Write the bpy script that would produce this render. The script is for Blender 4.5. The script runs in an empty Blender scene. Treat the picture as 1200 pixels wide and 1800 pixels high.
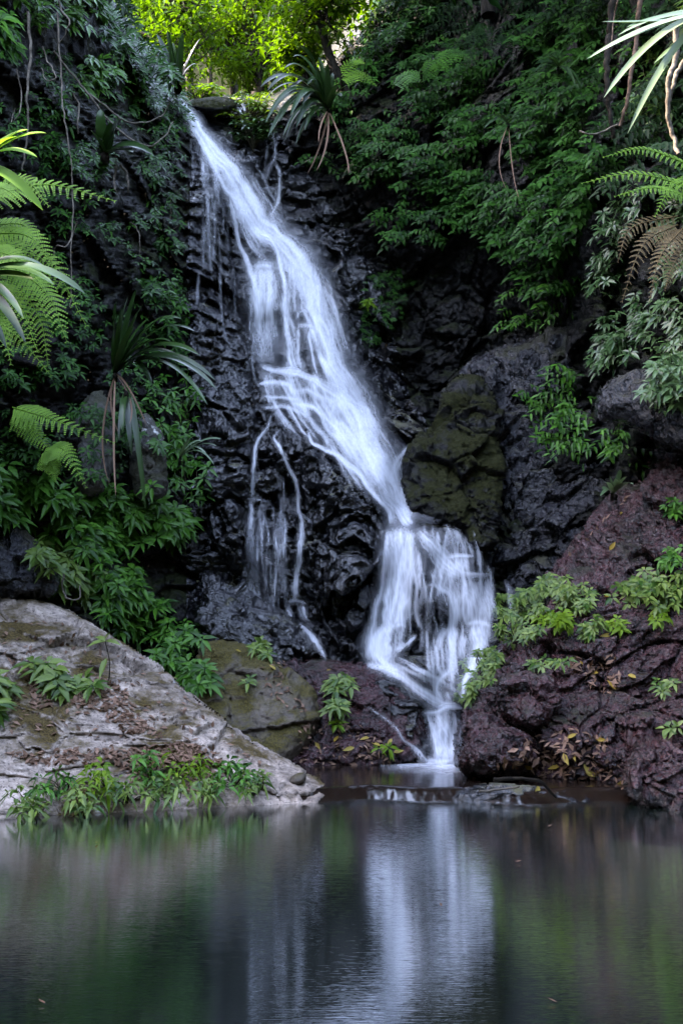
import bpy, math, random
import numpy as np
from mathutils import Vector
from mathutils.bvhtree import BVHTree

# ------------------------------------------------------------------ camera, world, sun
S = bpy.context.scene
C = S.collection
R = random.Random(7)
RN = np.random.RandomState(11)
F, CH, VH = 1800.0, 1.1, 1150.0          # focal length and horizon row of the 1200x1800 picture, eye height in metres

cd = bpy.data.cameras.new('camera'); cam = bpy.data.objects.new('camera', cd); C.objects.link(cam)
cam.location = (0, 0, CH); cam.rotation_euler = (math.pi/2, 0, 0)
cd.sensor_width = 36; cd.lens = 36; cd.shift_y = (VH-900)/1800
cd.clip_start = 0.05; cd.clip_end = 1000
S.camera = cam

SUN_EL, SUN_AZ = 40, -86                  # degrees; azimuth clockwise from +Y (sun stands high behind the left cliff)
W = bpy.data.worlds.new('World'); S.world = W; W.use_nodes = True
wn = W.node_tree; bg = wn.nodes['Background']
sky = wn.nodes.new('ShaderNodeTexSky'); sky.sky_type = 'NISHITA'; sky.sun_disc = False
sky.sun_elevation = math.radians(SUN_EL); sky.sun_rotation = math.radians(SUN_AZ)
wn.links.new(sky.outputs[0], bg.inputs[0]); bg.inputs[1].default_value = 0.15
sd = Vector((math.sin(math.radians(SUN_AZ))*math.cos(math.radians(SUN_EL)), math.cos(math.radians(SUN_AZ))*math.cos(math.radians(SUN_EL)), math.sin(math.radians(SUN_EL))))
ld = bpy.data.lights.new('sun', 'SUN'); ld.energy = 2.2; ld.angle = math.radians(0.5); ld.color = (1, .95, .86)
lo = bpy.data.objects.new('sun', ld); C.objects.link(lo); lo.rotation_euler = sd.to_track_quat('Z', 'Y').to_euler(); lo.location = (-20, 10, 30)
S.view_settings.view_transform = 'Standard'; S.view_settings.look = 'None'
S.view_settings.exposure = 4.45; S.view_settings.gamma = 1.0
S.view_settings.use_white_balance = True; S.view_settings.white_balance_temperature = 8000; S.view_settings.white_balance_tint = 18
S.render.engine = 'CYCLES'
S.cycles.use_denoising = True
S.cycles.max_bounces = 8; S.cycles.diffuse_bounces = 2; S.cycles.glossy_bounces = 3; S.cycles.transparent_max_bounces = 24
S.cycles.caustics_reflective = False; S.cycles.caustics_refractive = False

# ------------------------------------------------------------------ helpers
def pt(u, v, Y):
    return np.stack([(np.asarray(u, float)-600)/F*Y, np.asarray(Y, float)+0*np.asarray(u, float), CH+(VH-np.asarray(v, float))/F*Y], -1)

_pr = np.random.RandomState(3)
PERM = _pr.permutation(256); PERM = np.concatenate([PERM, PERM, PERM])
GR = _pr.normal(size=(256, 3)); GR /= np.linalg.norm(GR, axis=1)[:, None]
JIT = _pr.rand(256, 3); HGT = _pr.rand(256)
def hsh(i, j, k): return PERM[PERM[PERM[i & 255]+(j & 255)]+(k & 255)]
def perlin(p):
    i = np.floor(p).astype(int); f = p-i; w = f*f*f*(f*(f*6-15)+10)
    out = 0
    for a in (0, 1):
        for b in (0, 1):
            for c in (0, 1):
                g = GR[hsh(i[:, 0]+a, i[:, 1]+b, i[:, 2]+c)]
                d = f-np.array([a, b, c])
                wt = (w[:, 0] if a else 1-w[:, 0])*(w[:, 1] if b else 1-w[:, 1])*(w[:, 2] if c else 1-w[:, 2])
                out = out+wt*(g*d).sum(1)
    return out*1.5
def fbm(p, o=4, ridge=False):
    s, a, t = 0, 1, 0
    for k in range(o):
        n = perlin(p*2**k+k*17.3)
        if ridge: n = 1-2*np.abs(n)
        s = s+a*n; t += a; a *= .5
    return s/t
def facet(p, tilt=1.0):
    """blocky rock: every Voronoi cell is a tilted plane; returns height and distance to the cell's border"""
    i = np.floor(p).astype(int); b1 = np.full(len(p), 9.); b2 = np.full(len(p), 9.); h = np.zeros(len(p))
    for a in (-1, 0, 1):
        for b in (-1, 0, 1):
            for c in (-1, 0, 1):
                k = hsh(i[:, 0]+a, i[:, 1]+b, i[:, 2]+c)
                d = p-(i+np.array([a, b, c])+JIT[k]); q = (d*d).sum(1)
                near = q < b1
                b2 = np.where(near, b1, np.minimum(b2, q)); b1 = np.where(near, q, b1)
                h = np.where(near, (d*GR[k]).sum(1)*tilt+HGT[k]-.5, h)
    return h, np.sqrt(b2)-np.sqrt(b1)
def rockdisp(p, big=1.3, amp=.3):
    w = np.stack([fbm(p*.9+5, 2), fbm(p*.9+31, 2), fbm(p*.9+77, 2)], 1)*.35
    q = p*np.array([1, 1, 1.25])+w
    h1, e1 = facet(q*big); h2, e2 = facet(q*big*2.7+9)
    h3, e3 = facet(q*big*7.1+fbm(p*4, 2)[:, None]*.5+3)
    crack = np.clip(1-e1/.05, 0, 1)*.40+np.clip(1-e2/.07, 0, 1)*.16+np.clip(1-e3/.08, 0, 1)*.04
    return amp*(h1*.85+h2*.42+h3*.17-crack+fbm(p*big*9, 3)*.06)

def sstep(a, b, x):
    t = np.clip((x-a)/(b-a), 0, 1); return t*t*(3-2*t)
def inpoly(u, v, poly):
    poly = np.asarray(poly, float); r = np.zeros(np.shape(u), bool); n = len(poly)
    for i in range(n):
        x1, y1 = poly[i]; x2, y2 = poly[(i+1) % n]
        if y1 == y2: continue
        r ^= ((y1 > v) != (y2 > v)) & (u < (x2-x1)*(v-y1)/(y2-y1)+x1)
    return r
def sdist(u, v, poly):
    """signed distance (inside positive) and nearest outline point"""
    poly = np.asarray(poly, float); n = len(poly); best = np.full(np.shape(u), 1e9); bx = np.zeros(np.shape(u)); by = np.zeros(np.shape(u))
    for i in range(n):
        a = poly[i]; d = poly[(i+1) % n]-a
        t = np.clip(((u-a[0])*d[0]+(v-a[1])*d[1])/(d @ d), 0, 1)
        px, py = a[0]+t*d[0], a[1]+t*d[1]; q = (u-px)**2+(v-py)**2
        m = q < best; best = np.where(m, q, best); bx = np.where(m, px, bx); by = np.where(m, py, by)
    return np.where(inpoly(u, v, poly), 1, -1)*np.sqrt(best), bx, by
def chaikin(p, k=2):
    p = np.asarray(p, float)
    for _ in range(k):
        q = np.roll(p, -1, 0); p = np.stack([.75*p+.25*q, .25*p+.75*q], 1).reshape(-1, 2)
    return p

def mesh_np(name, V, faces, material, smooth=True, attrs=None, uv=None):
    """faces: (n,4) or (n,3) int array"""
    V = np.asarray(V, np.float32); faces = np.asarray(faces, np.int32); k = faces.shape[1]
    m = bpy.data.meshes.new(name)
    m.vertices.add(len(V)); m.vertices.foreach_set('co', V.ravel())
    m.loops.add(faces.size); m.loops.foreach_set('vertex_index', faces.ravel())
    m.polygons.add(len(faces)); m.polygons.foreach_set('loop_start', np.arange(0, faces.size, k, dtype=np.int32))
    m.polygons.foreach_set('loop_total', np.full(len(faces), k, np.int32))
    m.polygons.foreach_set('use_smooth', np.full(len(faces), smooth, bool))
    m.update(calc_edges=True)
    for a, val in (attrs or {}).items():
        m.attributes.new(a, 'FLOAT', 'POINT').data.foreach_set('value', np.asarray(val, np.float32))
    if uv is not None:
        l = m.uv_layers.new(name='flow'); l.data.foreach_set('uv', np.asarray(uv, np.float32)[faces.ravel()].ravel())
    if material: m.materials.append(material)
    return m
def put(name, me, parent=None, label=None, cat=None, group=None, kind=None, loc=None):
    o = bpy.data.objects.new(name, me); C.objects.link(o)
    if loc is not None:
        loc = np.asarray(loc, float)
        if me is not None and parent is None and len(me.vertices):
            n = len(me.vertices); co = np.empty(n*3, np.float32); me.vertices.foreach_get('co', co)
            co = co.reshape(-1, 3)-loc.astype(np.float32); me.vertices.foreach_set('co', co.ravel()); me.update()
        o.location = loc
    if parent is not None:
        o.parent = parent; o.matrix_parent_inverse.identity()
        if me is not None and len(me.vertices):
            n = len(me.vertices); co = np.empty(n*3, np.float32); me.vertices.foreach_get('co', co)
            q = parent
            off = np.zeros(3)
            while q is not None: off = off+np.array(q.location); q = q.parent
            co = co.reshape(-1, 3)-off.astype(np.float32); me.vertices.foreach_set('co', co.ravel()); me.update()
    for k, val in (('label', label), ('category', cat), ('group', group), ('kind', kind)):
        if val: o[k] = val
    return o
def empty(name, loc, label, cat, group=None):
    o = put(name, None, None, label, cat, group); o.location = [float(x) for x in loc]; o.empty_display_size = .1
    return o

# ------------------------------------------------------------------ materials
class NT:
    def __init__(s, name):
        s.m = bpy.data.materials.new(name); s.m.use_nodes = True; s.t = s.m.node_tree; s.t.nodes.clear()
        s.out = s.t.nodes.new('ShaderNodeOutputMaterial'); s.pos = s.n('NewGeometry')
    def n(s, typ, *ins, **kw):
        nd = s.t.nodes.new('ShaderNode'+typ)
        for k, v in kw.items():
            if hasattr(nd, k) and k[0].islower(): setattr(nd, k, v)
            else: s.i(nd, k.replace('_', ' '), v)
        for k, v in enumerate(ins): s.i(nd, k, v)
        return nd
    def i(s, nd, k, v):
        if v is None: return
        inp = nd.inputs[k]
        if isinstance(v, bpy.types.NodeSocket): s.t.links.new(v, inp)
        elif isinstance(v, bpy.types.Node): s.t.links.new(v.outputs[0], inp)
        elif isinstance(v, (tuple, list)) and len(v) == 3 and inp.type == 'RGBA': inp.default_value = (*v, 1)
        else: inp.default_value = v
    def math(s, op, a, b=None, clamp=False):
        return s.n('Math', a, b, operation=op, use_clamp=clamp).outputs[0]
    def noise(s, scale, detail=4, rough=.55, vec=None, dist=0):
        return s.n('TexNoise', vec or s.pos.outputs['Position'], Scale=scale, Detail=detail, Roughness=rough, Distortion=dist).outputs[0]
    def ramp(s, x, a, b, lo=0., hi=1.):
        nd = s.n('MapRange', x); nd.interpolation_type = 'SMOOTHSTEP'
        for k, v in ((1, a), (2, b), (3, lo), (4, hi)): s.i(nd, k, v)
        return nd.outputs[0]
    def mix(s, f, a, b):
        nd = s.t.nodes.new('ShaderNodeMix'); nd.data_type = 'RGBA'
        s.i(nd, 0, f); s.i(nd, 6, a); s.i(nd, 7, b); return nd.outputs[2]
    def attr(s, name): 
        nd = s.n('Attribute'); nd.attribute_name = name; return nd.outputs['Fac']
    def bump(s, h, strength=.5, dist=.02, normal=None):
        nd = s.n('Bump', Height=h, Strength=strength, Distance=dist)
        if normal: s.i(nd, 'Normal', normal)
        return nd.outputs[0]
    def done(s, sh):
        s.t.links.new(sh.outputs[0] if isinstance(sh, bpy.types.Node) else sh, s.out.inputs[0]); return s.m

def rock_mat(name, c1, c2, rough=(.2, .5), moss=None, mossc=(.03, .035, .008), mossc2=(.07, .06, .015), lichen=None, lich=(.5, .5, .48), bump=.8, bscale=1., spec=.5, spots=None, coat=0., facets=1., fine=.06):
    t = NT(name)
    n1 = t.noise(2.2*bscale, 6, .6); n2 = t.noise(14*bscale, 6, .65); n3 = t.noise(60*bscale, 4, .7)
    f = t.math('ADD', t.math('MULTIPLY', n1, .5), t.math('MULTIPLY', n2, .5))
    col = t.mix(t.ramp(f, .36, .64), c1, c2)
    if spots: col = t.mix(t.ramp(t.noise(38*bscale, 5, .7), .53, .63, 0, .85), col, spots)
    if lichen:
        l = t.ramp(t.math('ADD', t.noise(1.6*bscale, 4, .55, dist=.6), t.math('MULTIPLY', n2, .25)), lichen, lichen+.05)
        col = t.mix(l, col, lich)
    rg = t.ramp(n2, .3, .7, rough[0], rough[1])
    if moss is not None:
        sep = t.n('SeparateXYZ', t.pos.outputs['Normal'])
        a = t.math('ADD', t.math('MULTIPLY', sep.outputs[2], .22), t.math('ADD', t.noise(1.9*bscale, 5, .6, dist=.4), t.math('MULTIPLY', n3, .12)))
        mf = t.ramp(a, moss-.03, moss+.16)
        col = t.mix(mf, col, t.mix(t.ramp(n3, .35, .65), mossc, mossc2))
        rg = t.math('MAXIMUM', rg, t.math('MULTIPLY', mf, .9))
    h = t.math('ADD', t.math('MULTIPLY', n2, .7), t.math('MULTIPLY', n3, fine))
    h = t.math('ADD', h, t.math('MULTIPLY', t.noise(5*bscale, 3, .5), .5))
    wv_ = t.n('VectorMath', t.pos.outputs['Position'], t.n('VectorMath', t.n('TexNoise', t.pos.outputs['Position'], Scale=9*bscale).outputs[1], None, operation='SCALE').outputs[0], operation='ADD')
    wv_.inputs[1].links[0].from_node.inputs['Scale'].default_value = .09
    for sc_, k_ in ((5.5, 1.1), (13, .5), (31, fine)):
        vo = t.n('TexVoronoi', wv_.outputs[0], Scale=sc_*bscale); h = t.math('ADD', h, t.math('MULTIPLY', vo.outputs['Distance'], k_*facets))
    b = t.n('BsdfPrincipled', Base_Color=col, Roughness=rg, Normal=t.bump(h, bump, .05))
    t.i(b, 'Specular IOR Level', spec)
    if coat: t.i(b, 'Coat Weight', coat); t.i(b, 'Coat Roughness', .12); t.i(b, 'Coat Normal', t.bump(h, bump*.7, .04))
    return t.done(b)
M = {}
M['wet'] = rock_mat('wet_black_rock', (.003, .003, .004), (.011, .0105, .0135), (.03, .13), moss=.80, spec=.9, bump=1.0)
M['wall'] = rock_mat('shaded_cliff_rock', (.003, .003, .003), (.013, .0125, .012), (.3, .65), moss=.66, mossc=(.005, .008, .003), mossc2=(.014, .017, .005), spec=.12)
M['red'] = rock_mat('wet_red_rock', (.010, .004, .0042), (.066, .0245, .027), (.05, .34), moss=.77, mossc=(.006, .006, .002), mossc2=(.022, .02, .005), spec=.5, bump=1.1, bscale=1.2)
M['pale'] = rock_mat('pale_lichen_rock', (.15, .116, .096), (.57, .46, .39), (.6, .85), moss=.69, mossc=(.030, .021, .008), mossc2=(.11, .075, .024), lichen=.80, lich=(.66, .66, .64), spots=(.07, .058, .05), spec=.2, facets=.5, fine=.22)
M['brown'] = rock_mat('brown_mossy_rock', (.034, .026, .020), (.125, .098, .075), (.35, .75), moss=.58, mossc=(.03, .024, .006), mossc2=(.085, .066, .012), spec=.35)
M['mossy'] = rock_mat('dark_mossy_rock', (.004, .004, .0045), (.014, .0135, .014), (.25, .6), moss=.53, mossc=(.006, .007, .0016), mossc2=(.022, .023, .005), spec=.15)
M['slab'] = rock_mat('dark_slab_rock', (.004, .004, .0055), (.015, .0145, .019), (.06, .36), moss=.68, mossc=(.01, .011, .003), mossc2=(.026, .024, .007), spec=.55, bump=1.3)
M['lich'] = rock_mat('mossy_lichen_rock', (.02, .02, .018), (.065, .062, .056), (.6, .9), moss=.56, mossc=(.008, .010, .003), mossc2=(.03, .03, .011), lichen=.70, lich=(.6, .6, .58))

def leaf_mat(name, c1, c2, rough=.38, tr=.25, spec=.5, vein=.0):
    t = NT(name)
    r = t.attr('rnd')
    col = t.mix(r, c1, c2)
    b = t.n('BsdfPrincipled', Base_Color=col, Roughness=rough); t.i(b, 'Specular IOR Level', spec)
    tl = t.n('BsdfTranslucent', Color=t.mix(.5, col, (c2[0]*1.5, c2[1]*1.5, c2[2]*.6)))
    mx = t.n('MixShader', tr, b.outputs[0], tl.outputs[0])
    return t.done(mx)
M['creeper'] = leaf_mat('creeper_leaf', (.003, .018, .004), (.028, .098, .015), .36, .08, .08)
M['shrub'] = leaf_mat('shrub_leaf', (.008, .044, .006), (.062, .19, .022), .32, .12, .16)
M['lime'] = leaf_mat('lime_leaf', (.06, .14, .006), (.14, .24, .015), .45, .3, .16)
M['herb'] = leaf_mat('herb_leaf', (.020, .070, .010), (.165, .24, .05), .34, .25, .26)
M['silver'] = leaf_mat('silver_leaf', (.012, .050, .012), (.085, .16, .058), .28, .12, .4)
M['fern'] = leaf_mat('fern_leaf', (.07, .17, .016), (.17, .34, .04), .5, .35, .15)
M['deadfern'] = leaf_mat('dead_fern_leaf', (.09, .062, .028), (.17, .125, .06), .6, .3, .15)
M['strap'] = leaf_mat('strap_leaf', (.006, .020, .005), (.020, .056, .012), .30, .15, .35)
M['strappale'] = leaf_mat('pale_strap_leaf', (.045, .09, .04), (.12, .18, .105), .32, .15, .35)
M['forest'] = leaf_mat('sunlit_forest_leaf', (.014, .042, .002), (.056, .125, .005), .5, .5, .15)
M['dry'] = leaf_mat('dry_leaf', (.075, .04, .024), (.28, .165, .115), .6, .15, .15)
M['yellow'] = leaf_mat('yellow_leaf', (.26, .16, .02), (.34, .26, .06), .5, .2, .15)
M['tiny'] = leaf_mat('tiny_leaf', (.002, .010, .002), (.010, .036, .007), .45, .2, .12)
def bark_mat(name, c1, c2):
    t = NT(name); n1 = t.noise(18, 5, .6); n2 = t.noise(90, 3)
    b = t.n('BsdfPrincipled', Base_Color=t.mix(t.ramp(n1, .35, .65), c1, c2), Roughness=.85, Normal=t.bump(t.math('ADD', n1, t.math('MULTIPLY', n2, .4)), .6, .02)); t.i(b, 'Specular IOR Level', .1)
    return t.done(b)
M['bark'] = bark_mat('dark_bark', (.006, .005, .004), (.022, .018, .013))
M['stem'] = bark_mat('brown_stem', (.02, .018, .010), (.055, .045, .027))
M['vine'] = bark_mat('grey_vine_bark', (.06, .05, .04), (.15, .13, .105))
M['root'] = bark_mat('brown_root_bark', (.05, .032, .022), (.13, .085, .06))

def water_mat():
    t = NT('silky_white_water'); mp = t.n('Mapping', t.pos.outputs['Position']); mp.inputs['Scale'].default_value = (60, 20, 3.5)
    d = t.attr('dens'); st = t.ramp(t.noise(1, 2, .5, vec=mp.outputs[0]), .3, .7, -.09, .09)
    a = t.math('ADD', d, t.math('MULTIPLY', st, t.ramp(d, .05, .4)), clamp=True)
    df = t.n('BsdfDiffuse', Color=(.82, .84, .90)); tl = t.n('BsdfTranslucent', Color=(.82, .84, .90))
    w = t.n('MixShader', .3, df.outputs[0], tl.outputs[0])
    return t.done(t.n('MixShader', a, t.n('BsdfTransparent').outputs[0], w.outputs[0]))
M['fall'] = water_mat()
def pool_mat(name, base, rough, amp, ior=1.45):
    t = NT(name)
    mp = t.n('Mapping', t.pos.outputs['Position']); mp.inputs['Scale'].default_value = (1, 2.4, 1)
    h = t.math('ADD', t.math('MULTIPLY', t.noise(2.6, 3, .6, vec=mp.outputs[0], dist=.5), .7), t.math('MULTIPLY', t.noise(16, 3, .6, vec=mp.outputs[0]), .14))
    mp2 = t.n('Mapping', t.pos.outputs['Position']); mp2.inputs['Scale'].default_value = (9, 120, 1)
    nb = t.bump(t.noise(1, 2, .6, vec=mp2.outputs[0], dist=.3), 1, .00045, t.bump(h, amp, .03))
    b = t.n('BsdfPrincipled', Base_Color=base, Roughness=rough, IOR=ior, Normal=nb)
    t.i(b, 'Specular IOR Level', .5)
    return t.done(b)
M['pool'] = pool_mat('still_dark_water', (.0060, .0108, .0090), .015, .03, 12.0)
M['weir'] = pool_mat('brown_stream_water', (.012, .007, .005), .08, .12, 1.5)
def ground_mat():
    t = NT('forest_floor'); n = t.noise(3, 6)
    return t.done(t.n('BsdfPrincipled', Base_Color=t.mix(n, (.005, .006, .003), (.012, .017, .005)), Roughness=.95, Specular_IOR_Level=.05, Normal=t.bump(n, .5, .1)))
M['ground'] = ground_mat()

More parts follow.
